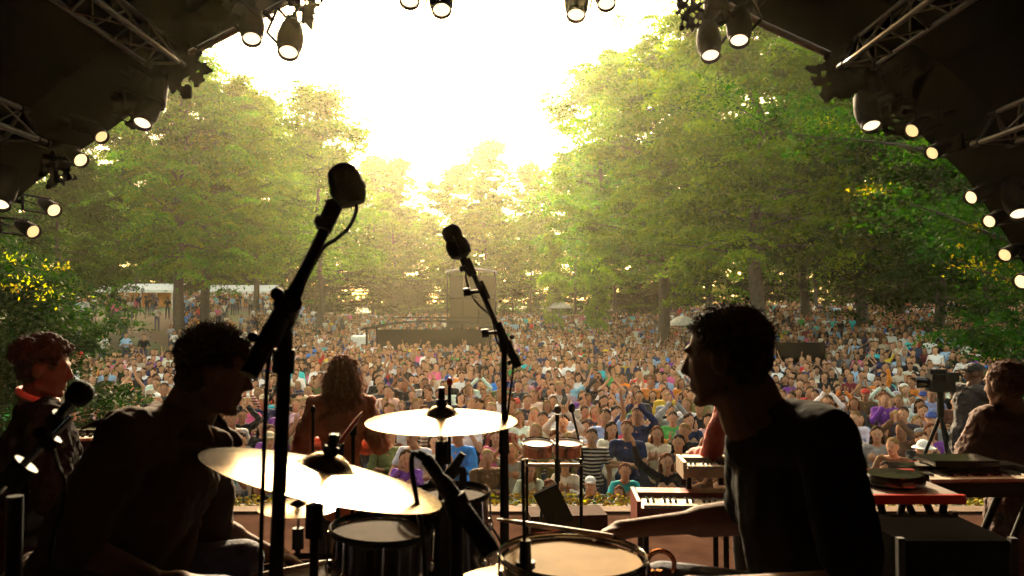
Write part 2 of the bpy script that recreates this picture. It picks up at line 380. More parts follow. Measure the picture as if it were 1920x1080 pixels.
def std_joints(arms, k=1.0, fem=False, lean=0.0, yaw=0.0, hyaw=0.0, hpitch=0.0, base=V((0, 0, 0)), stance=.1):
    """a standing figure; it faces -Y before the yaw"""
    sw = .155 if fem else .185
    A = {'sides': ((.25, .02, 1.11), (.25, -.07, .87)), 'clap': ((.27, -.10, 1.13), (.05, -.32, 1.27)), 'clap_high': ((.27, -.18, 1.54), (.05, -.24, 1.80)),
         'crossed': ((.25, -.10, 1.12), (-.08, -.25, 1.17)), 'face': ((.22, -.22, 1.22), (.06, -.26, 1.49)), 'wide': ((.37, -.06, 1.58), (.44, -.12, 1.84)),
         'lean': ((.26, -.24, 1.12), (.10, -.46, 1.10)), 'play': ((.29, -.07, 1.10), (.20, -.33, 1.06)), 'play_in': ((.26, -.02, 1.12), (.08, -.26, 1.10))}
    J = {}
    def pt(x, y, z): 
        if z > .95: y -= (z - .95) * lean
        p = V((x, y, z)) * k; p.rotate(Matrix.Rotation(yaw, 3, 'Z')); return base + p
    J['hip'] = pt(0, 0, .98); J['chest'] = pt(0, 0, 1.27); J['neck'] = pt(0, .01, 1.45); J['head'] = pt(0, -.025, 1.605)
    J['sh'] = [pt(s * sw, 0, 1.405) for s in (-1, 1)]
    one = arms == 'one'; J['el'] = []; J['wr'] = []
    for s in (-1, 1):
        e, w = A['sides'] if (one and s < 0) else (((.27, -.05, 1.66), (.23, -.10, 1.91)) if one else A[arms])
        J['el'].append(pt(s * e[0], e[1], e[2])); J['wr'].append(pt(s * w[0], w[1] - (.03 if arms == 'crossed' and s > 0 else 0), w[2] + (.03 if arms == 'crossed' and s > 0 else 0)))
    J['hp'] = [pt(s * .09, 0, .92) for s in (-1, 1)]; J['kn'] = [pt(s * stance, -.015, .50) for s in (-1, 1)]
    J['an'] = [pt(s * (stance + .01), .02, .075) for s in (-1, 1)]; J['toe'] = [pt(s * (stance + .03), -.13, .032) for s in (-1, 1)]
    Rz = Matrix.Rotation(yaw + hyaw, 3, 'Z'); f = Rz @ V((0, -math.cos(hpitch), -math.sin(hpitch))); l = Rz @ V((1, 0, 0)); J['hm'] = Matrix((f, l, f.cross(l))).transposed()
    J['tf'] = Matrix.Rotation(yaw, 3, 'Z') @ V((0, -1, 0))
    if arms in ('clap', 'clap_high', 'face'): J['hd'] = [Matrix.Rotation(yaw, 3, 'Z') @ V((0, -.25 if arms != 'face' else .1, 1)).normalized()] * 2
    return J

# ------------------------------------------------------------------ ground
def sst(t): t = np.clip(t, 0, 1); return t * t * (3 - 2 * t)
def gz(x, y):
    x = np.asarray(x, float); y = np.asarray(y, float)
    z = np.interp(y, [-60, 20, 35, 52, 70, 90, 130, 300], [-1.4, -1.4, -1.25, -.95, -.3, .55, 2.2, 6.0])
    z = z + 2.3 * sst((-x - 12 - .08 * y) / 9) * sst((y - 26) / 16) * sst((130 - y) / 40)
    z = z + 1.3 * sst((x - 9 - .06 * y) / 8) * sst((y - 17) / 13) * sst((120 - y) / 40)
    return z
def make_ground():
    xs = np.linspace(-230, 230, 185); ys = np.concatenate([np.linspace(-38, 120, 130), np.linspace(124, 285, 40)])
    X, Y = np.meshgrid(xs, ys); Z = gz(X, Y)
    nz = np.array([mnoise.fractal(V((a * .12, b * .12, 0)), .8, 2, 4) for a, b in zip(X.ravel(), Y.ravel())]).reshape(X.shape) * .12
    Z = Z + nz * sst((Y - 30) / 20); nx = len(xs); b = MB(); b.v = list(zip(X.ravel(), Y.ravel(), Z.ravel()))
    b.f = [(j * nx + i, j * nx + i + 1, (j + 1) * nx + i + 1, (j + 1) * nx + i) for j in range(len(ys) - 1) for i in range(nx - 1)]; b.m = [0] * len(b.f)
    m = bpy.data.materials.new('trodden_earth'); m.use_nodes = True; n = m.node_tree; bs = n.nodes['Principled BSDF']; bs.inputs['Roughness'].default_value = .95
    tc = n.nodes.new('ShaderNodeTexCoord'); a = n.nodes.new('ShaderNodeTexNoise'); a.inputs['Scale'].default_value = .16; a.inputs['Detail'].default_value = 8
    c = n.nodes.new('ShaderNodeTexNoise'); c.inputs['Scale'].default_value = 3; c.inputs['Detail'].default_value = 8
    n.links.new(tc.outputs['Object'], a.inputs[0]); n.links.new(tc.outputs['Object'], c.inputs[0])
    r1 = n.nodes.new('ShaderNodeValToRGB'); r1.color_ramp.elements[0].color = (.075, .042, .022, 1); r1.color_ramp.elements[1].color = (.15, .09, .05, 1); n.links.new(c.outputs[0], r1.inputs[0])
    r2 = n.nodes.new('ShaderNodeValToRGB'); r2.color_ramp.elements[0].position = .5; r2.color_ramp.elements[1].position = .62; n.links.new(a.outputs[0], r2.inputs[0])
    mx = n.nodes.new('ShaderNodeMix'); mx.data_type = 'RGBA'; n.links.new(r2.outputs[0], mx.inputs[0]); n.links.new(r1.outputs[0], mx.inputs[6]); mx.inputs[7].default_value = (.06, .10, .022, 1)
    n.links.new(mx.outputs[2], bs.inputs['Base Color'])
    g = b.build('ground', m, smooth=180); tag(g, 'brown trodden earth and patchy grass rising gently to the wood', kind='structure')
make_ground()

# ------------------------------------------------------------------ stage
stage_mat = mat('stage_plywood', (0.050, 0.026, 0.018), 0.8, 0, .3, 3.5, .12, 30, spec=0)
st = thing('stage', (0, 3, -1.4), 'dark wooden stage floor with a low pale lip at the audience side', 'stage')
for i in range(-4, 5):
    for j in range(6):
        y0 = -3.4 + j * 1.9
        MB().box((i * 1.22, y0 + .95, -.02), (1.214, 1.894, .04)).build('floor_panel', stage_mat, st, 0)
MB().box((0, 2.3, -.72), (11.4, 11.3, 1.34)).build('under_frame', mat('dark_scrim', (.02, .016, .013), .9), st, 0)
lip = MB()
for i in range(-4, 5): MB().box((i * 1.25, 7.98, .0), (1.244, .22, .05)).build('edge_board', mat('weathered_edge_board', (.13, .085, .055), .9, 0, .3, 6, .2, 40, spec=.05), st, 0)
ri = thing('drum_riser', (0, 1.1, 0), 'black carpeted drum riser under the drum kit', 'riser')
MB().box((0, -.3, .345), (4.6, 6.6, .69)).build('deck', mat('black_carpet', (.008, .006, .005), .95, 0, .3, 30, .4, 200, spec=.05), ri, 0)  # deck also runs back unseen behind the camera to cut floor bounce
for sx in (-2.28, 2.28): MB().box((sx, -.3, .705), (.05, 6.6, .03)).build('edge_strip', M_ALU, ri, 0)

# planted strip in front of the lip
def flowers():
    t = thing('planter', (0, 8.5, -1.4), 'sandy burlap planter strip along the stage front', 'planter')
    b = MB(); n = 90
    for i in range(n + 1):
        x = -6.5 + 13 * i / n
        for y, z in ((8.10, -.12), (8.14, -.05), (8.24, -.025), (8.34, -.06)): b.v.append((x, y + .02 * math.sin(i * 1.7), z + .016 * math.sin(i * 2.3 + y * 9)))
    for i in range(n):
        for k in range(3): b.f.append((i * 4 + k, (i + 1) * 4 + k, (i + 1) * 4 + k + 1, i * 4 + k + 1)); b.m.append(0)
    b.build('burlap_edge', mat('burlap', (.34, .21, .10), .95, 0, .3, 18, .5, 60), t, 180)
    MB().box((0, 8.52, -.80), (13, .8, 1.30)).build('soil_box', mat('dark_soil', (.05, .03, .02), .95), t, 0)
    N = 5200; v = []; f = []; m = []
    for i in range(N):
        x = random.uniform(-6.4, 6.4); y = random.uniform(8.3, 8.85); h = -.10 + .06 * random.random() + .03 * math.sin(x * 3.1) ; s = random.uniform(.018, .035)
        fl = random.random() < .42; z = h + (.03 if fl else 0); a = random.random() * 6.28
        u = V((math.cos(a), math.sin(a), random.uniform(-.5, .6))).normalized(); w = V((-math.sin(a), math.cos(a), random.uniform(-.4, .4))).normalized()
        c = V((x, y, z)); o = len(v); ss = s * (.9 if fl else 1.2)
        if fl:
            for k in range(6): q = k * 1.047; v.append(c + (u * math.cos(q) + w * math.sin(q)) * ss)
            v.append(c + V((0, -.012, .018))); f += [(o + k, o + (k + 1) % 6, o + 6) for k in range(6)]; m += [random.choice((1, 1, 2))] * 6
        else:
            v += [c - u * ss, c + w * ss * .45, c + u * ss, c - w * ss * .45]; f.append((o, o + 1, o + 2, o + 3)); m.append(0)
    b = MB(); b.v = [tuple(p) for p in v]; b.f = f; b.m = m
    o = b.build('flowers', [leaf_mat('flower_leaf', (.05, .09, .02), (.09, .14, .03), (.16, .18, .04)), leaf_mat('orange_petal', (.55, .20, .03), (.62, .28, .04), (.65, .36, .06), .35), leaf_mat('yellow_petal', (.6, .42, .06), (.65, .5, .1), (.7, .5, .12), .35)], smooth=0)
    tag(o, 'orange and yellow marigolds with green leaves along the stage front', 'flowers', kind='stuff')
flowers()

# canopy: an arched black shell that ends above the stage front
ARCH = [(-90, 1150), (-90, 500), (0, 400), (70, 340), (180, 262), (300, 176), (384, 124), (352, 94), (438, 50), (600, -40), (960, -90), (1290, -40), (1435, 40), (1562, 98), (1545, 130), (1640, 188), (1730, 256), (1810, 330), (1885, 440), (1960, 560), (1990, 700), (1990, 1150)]
YF = 7.5
AP = [P(a, b, YF) for a, b in ARCH]
def canopy():
    t = thing('stage_canopy', (0, 2, -1.4), 'black stage canopy arching overhead with open front', 'canopy')
    b = MB(); n = len(AP); cx, cz = 0, 2.2
    Ys = [YF, 7.32, 5.5, 3.5, 1.5, -.5, -2.5, -3.6]
    for k, y in enumerate(Ys):
        for p in AP:
            q = V((p.x, y, max(p.z, -1.4))); q += V((q.x - cx, 0, max(0, q.z - cz))).normalized() * (.0 if k == 0 else .62);
            b.v.append(tuple(q)); d = V((q.x - cx, 0, q.z - cz)); b.v.append(tuple(q + d.normalized() * .28))
    for k in range(len(Ys) - 1):
        for i in range(n - 1):
            a = (k * n + i) * 2; c = ((k + 1) * n + i) * 2
            b.f += [(a, a + 2, c + 2, c), (a + 1, c + 1, c + 3, a + 3)]; b.m += [0, 0]
    for i in range(n - 1): a = i * 2; b.f.append((a, a + 1, a + 3, a + 2)); b.m.append(0)
    b.build('roof_shell', M_CLOTH, t, 0)
    MB().box((0, -3.75, 2.2), (12.6, .2, 7.4)).build('back_drape', M_CLOTH, t, 0)
    wd = mat('brown_fascia', (.075, .042, .025), .6, 0, .35, 12)
    for i, j in ((7, 8), (8, 9), (11, 12), (12, 13)): MB().cyl(AP[i] + V((0, .06, -.01)), AP[j] + V((0, .06, -.01)), .035, n=10).build('fascia_rail', wd, t)
    # ragged netting hanging from the edge
    for cxp, cyp, wpx, hpx, sd_ in ((340, 130, 95, 95, 1), (570, 8, 62, 80, 2), (1300, 22, 62, 70, 3), (1575, 142, 110, 90, 4), (105, 318, 70, 60, 5), (250, 205, 90, 60, 6), (1680, 225, 110, 60, 8), (390, 20, 120, 70, 7)):
        rr = random.Random(sd_); g = 34; y = 7.42; bb = MB(); holes = [(rr.uniform(-.8, .8), rr.uniform(-.9, .55), rr.uniform(.05, .12)) for _ in range(20)]
        idx = {}
        def ins(u, w):
            ang = math.atan2(w, u); rad = math.hypot(u, w); lim = .82 + .10 * math.sin(ang * 5 + sd_) + .09 * math.sin(ang * 9 + sd_ * 2) + .06 * math.sin(ang * 17)
            return rad < lim and all(math.hypot(u - a, w - c) > q for a, c, q in holes)
        for i in range(g):
            for j in range(g):
                u = -1 + 2 * (i + .5) / g; w = -1 + 2 * (j + .5) / g
                if not ins(u, w): continue
                q = []
                for di, dj in ((0, 0), (1, 0), (1, 1), (0, 1)):
                    key = (i + di, j + dj)
                    if key not in idx:
                        uu = -1 + 2 * key[0] / g; ww = -1 + 2 * key[1] / g
                        pt = P(cxp + uu * wpx * .62, cyp + ww * hpx * .62, y + .05 * math.sin(uu * 5 + sd_) + .04 * math.cos(ww * 6))
                        idx[key] = len(bb.v); bb.v.append(tuple(pt))
                    q.append(idx[key])
                bb.f.append(tuple(q)); bb.m.append(0)
        o = bb.build('edge_netting', M_CLOTH, t, 0); sm_ = o.modifiers.new('soft', 'SMOOTH'); sm_.factor = .5; sm_.iterations = 3; so = o.modifiers.new('thick', 'SOLIDIFY'); so.thickness = .012
canopy()

def truss(p0, p1, side, label):
    p0, p1 = V(p0), V(p1); d = (p1 - p0).normalized(); t = thing('lighting_truss', p0, label, 'truss', 'aluminium lighting trusses under the canopy')
    lat = d.cross(V((0, 0, 1))).normalized(); up = lat.cross(d); w = .30
    offs = [lat * w * .5 + up * 0, lat * -w * .5, up * w * .87]
    for o in offs: MB().cyl(p0 + o, p1 + o, .025, n=12).build('chord', M_ALU, t)
    L = (p1 - p0).length; n = int(L / .30)
    for a, b in ((0, 1), (1, 2), (2, 0)):
        m = MB()
        for i in range(n):
            q0 = p0 + d * (i * L / n) + offs[a if i % 2 == 0 else b]; q1 = p0 + d * ((i + 1) * L / n) + offs[b if i % 2 == 0 else a]
            m.cyl(q0, q1, .010, n=8)
        m.build('lacing', M_ALU, t)
    e = MB()
    for a, b in ((0, 1), (1, 2), (2, 0)): e.cyl(p0 + offs[a], p0 + offs[b], .016, n=8)
    e.build('end_frame', M_ALU, t)
    for o in offs: MB().cyl(p0 + o - d * .07, p0 + o + d * .03, .034, n=12).build('coupler', M_BLACK, t)
def along(px, py, Y0, Y1, rise=0.0):
    p = P(px, py, Y0); return p, V((p.x, Y1, p.z + rise))
truss(*along(305, 118, 7.1, 2.2), 1, 'grey lattice truss above the stall side, ending at the ragged net')
truss(*along(1612, 122, 7.1, 2.2), 1, 'grey lattice truss over the drummer, ending beside the fascia rail')
truss(*along(40, 262, 6.6, 3.0), 1, 'short visible truss end above the performer in the dark jacket')
truss(*along(1868, 268, 6.6, 3.0), 1, 'short visible truss end above the brown-jacketed performer')

LENSES = [mat('lit_lens_warm', (.9, .8, .6), .3, 0, .05, 20, emit=(1.0, .62, .26), estr=.16), mat('lit_lens_soft', (.9, .8, .6), .3, 0, .05, 20, emit=(1.0, .66, .30), estr=.24)]
lens_mat = mat('lit_lens', (.9, .8, .6), .3, 0, .05, 20, emit=(1.0, .74, .40), estr=.28)
can_mat = mat('lamp_can_black', (.006, .005, .0045), .8, 0, .3, 12, spec=.05)
AIM = V((0, 2.4, .6))
def par_light(px, py, Y, label, r=.083, aim=AIM, lens=None, L=.30, fat=1.0):
    c = P(px, py, Y) if not isinstance(px, V) else px
    d = (V(aim) - c).normalized(); t = thing('par_light', c, label, 'stage light', 'stage lights along the canopy edge')
    x, y, z = frame(d); M = Matrix((x, y, z)).transposed().to_4x4(); M.translation = c
    MB().lathe([(.02, -L - .06), (r * .55 * fat, -L - .05), (r * .80 * fat, -L), (r * 1.02 * fat, -L * .55), (r * (.4 + .66 * fat), -.08), (r * 1.06, -.03), (r * 1.12, -.03), (r * 1.12, .02), (r * .97, .02), (r * .97, -.02), (0.001, -.025)], M, 24).build('housing', can_mat, t)
    lm = lens or lens_mat
    MB().lathe([(0.001, .012), (r * .35, .009), (r * .7, .002), (r * .95, -.012)], M, 24).build('lens', lm, t)
    m = MB(); up = V((c.x, 0, c.z - 2.2)).normalized(); ax = d.cross(up).normalized()
    for s in (-1, 1): m.box(c - d * L * .5 + ax * s * r * 1.22 * fat + up * .11, (.012, .03, .26), Matrix((ax, up.cross(ax), up)).transposed())
    m.box(c - d * L * .5 + up * .245, (r * 2.5 * fat, .03, .012), Matrix((ax, up.cross(ax), up)).transposed())
    m.cyl(c - d * L * .5 + up * .24, c - d * L * .5 + up * .36, .022, n=10)
    m.build('yoke', can_mat, t)
    cb = [c - d * (L + .05), c - d * (L + .14) - V((0, 0, .06)), c - d * (L * .9) + up * .2 , c - d * L * .5 + up * .38]
    MB().tube(cb, .007, 6).build('power_cable', M_RUBBER, t)
for px, py, Y, lb in [
    (472, 72, 7.2, 'lit lamp under the black roof corner, nearer the fascia rail of its pair'), (541, 97, 7.2, 'lit lamp hanging lowest beside the ragged net at the sky'),
    (267, 230, 7.2, 'large lit lamp alone below the end of the lattice truss'), (190, 256, 7.3, 'small lit lamp in front of the bright leaves, uppermost of three'),
    (151, 300, 7.3, 'small lit lamp just under the dark roof edge, middle of three'), (101, 394, 7.3, 'lit lamp whose black can points sideways over the dark tree'),
    (62, 434, 7.3, 'lowest lit lamp hanging above the yellow leaves of the bush'), (-2, 382, 7.2, 'lit lamp cut by the picture edge above the jacketed performer'),
    (768, 2, 7.2, 'lit lamp at the top edge beside the open sky, outer of its pair'), (828, 18, 7.2, 'bright flaring lamp at the top edge against white sky, stall side'),
    (1080, 27, 7.2, 'bright flaring lamp at the top edge where sky meets leaves'), (1137, 6, 7.2, 'lit lamp at the top edge in front of the sunlit leaves'),
    (1386, 75, 7.2, 'lit lamp in front of green leaves, higher of the roof corner pair'), (1332, 103, 7.2, 'lit lamp in front of green leaves, lower of the roof corner pair'),
    (1634, 235, 7.2, 'large lit lamp alone below the truss over the drummer'), (1710, 245, 7.3, 'small tilted lit lamp next to the large lone lamp'),
    (1748, 287, 7.3, 'small tilted lit lamp second down the sloping row of lamps'), (1821, 370, 7.3, 'thin tilted lit lamp above a sprig of yellow leaves'),
    (1855, 415, 7.3, 'round lit lamp beside a sprig of yellow leaves'), (1912, 400, 7.2, 'brightest lit lamp at the picture edge under the short truss'),
    (1884, 478, 7.3, 'half-hidden lit lamp above the bunch of yellow leaves'), (1915, 528, 7.3, 'lowest lit lamp of the sloping row by the yellow leaves')]:
    big = Y < 7.25; c_ = P(px, py, Y); jit = V((random.uniform(-.6, .6), random.uniform(-.4, .4), random.uniform(-.3, .3)))
    par_light(px, py, Y, lb, r=(.082 if big else .062) * random.uniform(.93, 1.07), aim=(V((c_.x * .85, 4.6, c_.z - 4.2)) if big else V((0, 4.6, 1.2))) + jit, lens=None if big else LENSES[px % 2], L=.36 if big else .26, fat=1.4 if big else 1.0)
# dark unlit heads that crowd the roof corners
for px, py, Y, lb in [(452, 20, 7.35, 'unlit black lamp head above the roof corner lamp by the stalls side net'), (1345, 30, 7.35, 'unlit black lamp head above the roof corner pair by the leaves'),
                      (285, 190, 7.3, 'unlit black lamp head just above the large lone lamp and the bush'), (1650, 185, 7.3, 'unlit black lamp head just above the large lone lamp over the drummer')]:
    par_light(px, py, Y, lb, r=.11, lens=mat('dark_lens', (.03, .03, .035), .15), aim=V((P(px, py, Y).x * .9, 3.5, -3)), L=.34)
# two red lamps on the rear bar wash the players
def red_lamp(loc, aim, label, power, ang):
    par_light(V(loc), 0, 0, label, aim=aim, lens=mat('red_lens', (.6, .05, .03), .3, 0, .05, 20, emit=(1, .06, .03), estr=2.0))
    l = bpy.data.lights.new('red_beam', 'SPOT'); l.energy = power; l.color = (1, .10, .05); l.spot_size = R(ang); l.spot_blend = .6; l.shadow_soft_size = .07
    o = bpy.data.objects.new('red_beam', l); COL.objects.link(o); d = V(aim) - V(loc); o.location = V(loc) + d.normalized() * .04; o.rotation_euler = d.to_track_quat('-Z', 'Y').to_euler()
red_lamp((1.2, 1.2, 4.2), (-2.0, 3.6, 1.6), 'red gelled lamp overhead aimed at the dark-jacketed performer', 34, 20)
red_lamp((2.6, 1.2, 4.3), (1.75, 3.3, 1.0), 'red gelled lamp overhead aimed at the keyboard table', 9, 20)

# ------------------------------------------------------------------ musicians
T_SHIRT = mat('black_tshirt', (.007, .006, .006), .95, 0, .3, 6, .35, 16, spec=.03)
OLIVE = mat('brown_work_shirt', (.040, .019, .009), .9, 0, .3, 6, .4, 18, spec=.08)
JEANS = mat('denim', (.035, .032, .055), .85, 0, .3, 30, .2, 120)
TROUSER = mat('black_trousers', (.010, .009, .009), .9, 0, .3, 10, .3, 20)
HAIR_E = mat('dark_auburn_hair', (.07, .022, .009), .8, 0, .4, 60, .5, 160, spec=.1)
SHOE = mat('dark_shoe', (.02, .016, .014), .5)
HAIR_D = mat('dark_brown_hair', (.030, .014, .008), .8, 0, .4, 60, .5, 180, spec=.1)
HAIR_A = mat('auburn_hair', (.20, .058, .018), .8, 0, .4, 60, .5, 160, spec=.1)

def strands(c, M, n, ln, curl, base=(-.02, 0, .05), rad=(.108, .092, .088), low=-.25, front=.55, seed=1, width=.0012, droop=0.0):
    rr = random.Random(seed); b = MB(); cnt = 0
    while cnt < n:
        u = V((rr.gauss(0, 1), rr.gauss(0, 1), rr.gauss(0, 1))).normalized()
        if u.z < low or (u.x > front and u.z < .35): continue
        cnt += 1; p = V(base) + V((u.x * rad[0], u.y * rad[1], u.z * rad[2])) * .96; d = (u + V((rr.gauss(0, .5), rr.gauss(0, .5), rr.gauss(0, .5)))).normalized()
        s = d.cross(V((rr.gauss(0, 1), rr.gauss(0, 1), rr.gauss(0, 1)))).normalized() * width; L = ln * rr.uniform(.5, 1.3); o = len(b.v); seg = 4
        for k in range(seg + 1):
            b.v += [tuple(V(c) + M @ (p + s)), tuple(V(c) + M @ (p - s))]
            d = (d + V((rr.gauss(0, curl), rr.gauss(0, curl), rr.gauss(0, curl) - droop))).normalized(); p = p + d * L / seg
        for k in range(seg): b.f.append((o + 2 * k, o + 2 * k + 1, o + 2 * k + 3, o + 2 * k + 2)); b.m.append(0)
    return b
def ori(f, up=(0, 0, 1)):
    f = V(f).normalized(); l = V(up).cross(f).normalized(); return Matrix((f, l, f.cross(l))).transposed()
ZB = ['skin', 'shirt', 'arm', 'pants', 'shoe']
def figure(J, label, shirt_m, pants_m, hair_m, k=1.0, vox=.007, fem=False, build=1.0, extra=(), hands=True, shirt_kw={}, hair=None, hairmesh=None, arm_bare=True, srough=.012, shirt_name='shirt', base=None, sextra=(), cat='person', skin=M_SKIN):
    base = V(base if base is not None else (J['hip'].x, J['hip'].y, min(J['an'][0].z, J['an'][1].z) - .07))
    pr = body_prims(J, k, fem, hands=hands, build=build) + list(extra)
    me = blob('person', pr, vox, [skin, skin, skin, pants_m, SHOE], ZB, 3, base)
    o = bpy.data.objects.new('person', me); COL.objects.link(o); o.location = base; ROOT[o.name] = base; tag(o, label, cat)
    sm = blob(shirt_name, shirt_prims(J, k, build=build, **shirt_kw) + list(sextra), max(vox, .008), [shirt_m], None, 4, base, rough=srough, rscale=9)
    link(shirt_name, sm, o)
    if hair:
        hm = blob('hair', hair, max(vox * .8, .006), [hair_m], None, 1, base, rough=.010, rscale=45); h = link('hair', hm, o)
    if hairmesh: hairmesh.build('loose_hair', hair_m, o, 180)
    return o

# drummer with the stick, turned away from us
fA = V((-.84, .52, -.10)); hA = ori(fA)
J = dict(hk=.92, head=P(1360, 674, 1.80), hm=hA, neck=P(1404, 796, 1.85), chest=P(1492, 945, 1.86), hip=P(1545, 1180, 1.88), tf=V((-.93, .34, 0)))
J['sh'] = [P(1408, 850, 2.02), P(1548, 820, 1.68)]; J['el'] = [P(1405, 968, 2.22), P(1610, 1105, 1.60)]; J['wr'] = [P(1190, 990, 2.22), P(1330, 1105, 1.72)]
lt = V((-.34, -.93, 0)); J['hp'] = [J['hip'] - lt * .09, J['hip'] + lt * .09]; J['kn'] = [q + V((-.36, .18 - .22 * s, .02)) for s, q in enumerate(J['hp'])]
J['an'] = [V((q.x - .05, q.y, .78)) for q in J['kn']]; J['toe'] = [q + V((-.13, .03, -.045)) for q in J['an']]
ex = [('cap', P(1412, 725, 1.82), P(1438, 800, 1.86), .050, .060, 'skin'), ('cap', J['el'][0], J['el'][0].lerp(J['wr'][0], .45), .052, .044, 'skin')] + hand_prims(J['wr'][0], P(1110, 1003, 2.22) - J['wr'][0], V((0, .25, 1)), 1, .55) + hand_prims(J['wr'][1], V((-1, .1, .0)), V((0, .2, 1)), -1, .5)
hp = hair_prims(J['head'], hA, 'short', .92)
rr = random.Random(4); tufts = []
for i in range(90):
    u = V((rr.gauss(0, 1), rr.gauss(0, 1), abs(rr.gauss(0, 1)) - .1)).normalized()
    if u.x > .45 and u.z < .7: continue
    tufts.append(('ell', J['head'] + hA @ V((-.018 + u.x * .092, u.y * .080, .046 + u.z * .076)) * .92, (rr.uniform(.006, .012),) * 3, None, 'hair'))
figure(J, 'person in black t-shirt seated at the snare drum, stretching an arm with a drumstick', T_SHIRT, JEANS, HAIR_D, vox=.0055, extra=ex, shirt_kw=dict(sleeve=.8, g=.016), hair=hp + tufts,
       hairmesh=strands(J['head'], hA, 3000, .020, .5, seed=3, base=(-.017, 0, .042), rad=(.090, .077, .074)), base=(J['hip'].x, J['hip'].y, .7), srough=.006, sextra=[('cap', P(1446, 788, 1.82), P(1446, 795, 1.92), .052, .050, 'shirt'), ('cap', P(1448, 800, 1.84), J['sh'][1] + V((.005, .03, .01)), .066, .062, 'shirt'), ('cap', P(1440, 815, 1.9), J['sh'][0], .06, .06, 'shirt')])
# chest print on the t-shirt is a pale worn patch: a thin panel that follows the front
th = thing('drum_throne', (J['hip'].x, J['hip'].y, .7), 'round black drum throne under the stick-holding drummer', 'stool')
sx, sy = J['hip'].x, J['hip'].y; zs = J['hip'].z - .13
MB().cyl((sx, sy, zs - .09), (sx, sy, zs), .17, .17, 28).build('seat', M_RUBBER, th); MB().cyl((sx, sy, .72), (sx, sy, zs - .09), .018).build('post', M_CHROME, th)
for a in (0.3, 2.4, 4.5): MB().cyl((sx, sy, .85), (sx + .25 * math.cos(a), sy + .25 * math.sin(a), .705), .012).build('leg', M_CHROME, th)

def stick(a, b, label, m=M_WOOD, name='drumstick', r=.0075):
    a, b = V(a), V(b); d = (b - a).normalized(); t = MB()
    t.tube([a, a.lerp(b, .08), a.lerp(b, .75), a.lerp(b, .95), b - d * .012, b], [r * .8, r, r, r * .55, r * .62, r * .35], 10)
    return tag(t.build(name, m, origin=a), label, 'drumstick')
stick(P(1150, 1006, 2.16), P(932, 974, 2.30), 'wooden drumstick held level over the snare drum')

# leaning player in the brown shirt
fB = V((.91, .36, -.24)); hB = ori(fB)
J = dict(hk=.90, head=P(402, 700, 2.10), hm=hB, neck=P(356, 792, 2.14), chest=P(280, 925, 2.12), hip=P(125, 1120, 2.12), tf=V((.93, .36, 0)))
J['sh'] = [P(240, 822, 1.94), P(384, 842, 2.32)]; J['el'] = [P(130, 1020, 1.86), P(392, 985, 2.40)]; J['wr'] = [P(300, 1092, 1.96), P(500, 1036, 2.48)]
lt = V((.36, -.93, 0)); J['hp'] = [J['hip'] + lt * .09, J['hip'] - lt * .09]; J['kn'] = [J['hp'][0] + V((.40, .02, .02)), J['hp'][1] + V((.42, .15, .03))]
J['an'] = [V((q.x + .03, q.y, .78)) for q in J['kn']]; J['toe'] = [q + V((.13, .03, -.045)) for q in J['an']]
ex = [('cap', P(372, 720, 2.11), P(335, 795, 2.12), .052, .064, 'skin'), ('cap', J['el'][1], J['el'][1].lerp(J['wr'][1], .45), .046, .040, 'skin')] + hand_prims(J['wr'][1], P(560, 1052, 2.50) - J['wr'][1], V((0, .2, 1)), 1, .22) + hand_prims(J['wr'][0], V((1, .2, 0)), V((0, .1, 1)), -1, .5)
hp = hair_prims(J['head'], hB, 'short', .9) + [('ell', J['head'] + hB @ V((.013, 0, .070)), (.072, .063, .045), hB, 'hair')]
tufts = []
for i in range(0):
    u = V((rr.gauss(0, 1), rr.gauss(0, 1), abs(rr.gauss(0, 1)) - .1)).normalized()
    if u.x > .75 and u.z < .4: continue
    tufts.append(('ell', J['head'] + hB @ V((-.014 + u.x * .092, u.y * .080, .050 + u.z * .080)) * .9, (rr.uniform(.005, .010),) * 3, None, 'hair'))
cuff = J['sh'][1].lerp(J['el'][1], .9)
sx_ = [('cap', P(318, 800, 2.08), J['sh'][0] + V((.02, .04, .0)), .064, .066, 'shirt'), ('cap', P(322, 790, 2.06), P(335, 792, 2.22), .046, .046, 'shirt'), ('cap', J['neck'] + V((.0, -.07, -.01)), J['neck'] + V((.09, .0, -.05)), .030, .022, 'shirt'), ('cap', J['neck'] + V((-.02, .06, .0)), J['neck'] + V((.10, .08, -.06)), .030, .022, 'shirt'),
       ('cap', J['neck'] + V((-.05, -.05, .02)), J['neck'] + V((-.04, .06, .02)), .030, .030, 'shirt'), ('cap', cuff - V((0, 0, .01)), cuff + V((.015, 0, -.035)), .068, .066, 'shirt'),
       ('cap', J['chest'] + V((.08, .06, .05)), J['hip'] + V((.22, .12, .03)), .075, .05, 'shirt')]
for i in range(9):
    a = J['sh'][0].lerp(J['neck'], rr.uniform(.0, .8)) + V((rr.uniform(-.06, .02), rr.uniform(-.02, .06), .055)); sx_.append(('cap', a, a + V((-.06, rr.uniform(-.06, .02), -.035)), .012, .007, 'shirt'))
Bp = figure(J, 'person in brown rolled-sleeve shirt leaning forward over a drum, head lowered', OLIVE, JEANS, HAIR_D, vox=.0055, extra=ex, shirt_kw=dict(sleeve=.95, g=.022, hem=.16), hair=hp + tufts,
       hairmesh=strands(J['head'], hB, 3200, .022, .35, base=(-.013, 0, .045), rad=(.088, .076, .076), seed=5), base=(J['hip'].x, J['hip'].y, .7), srough=.012, sextra=sx_)
nk = J['neck'] + V((-.012, 0, .030)); cl = MB(); N_ = 26
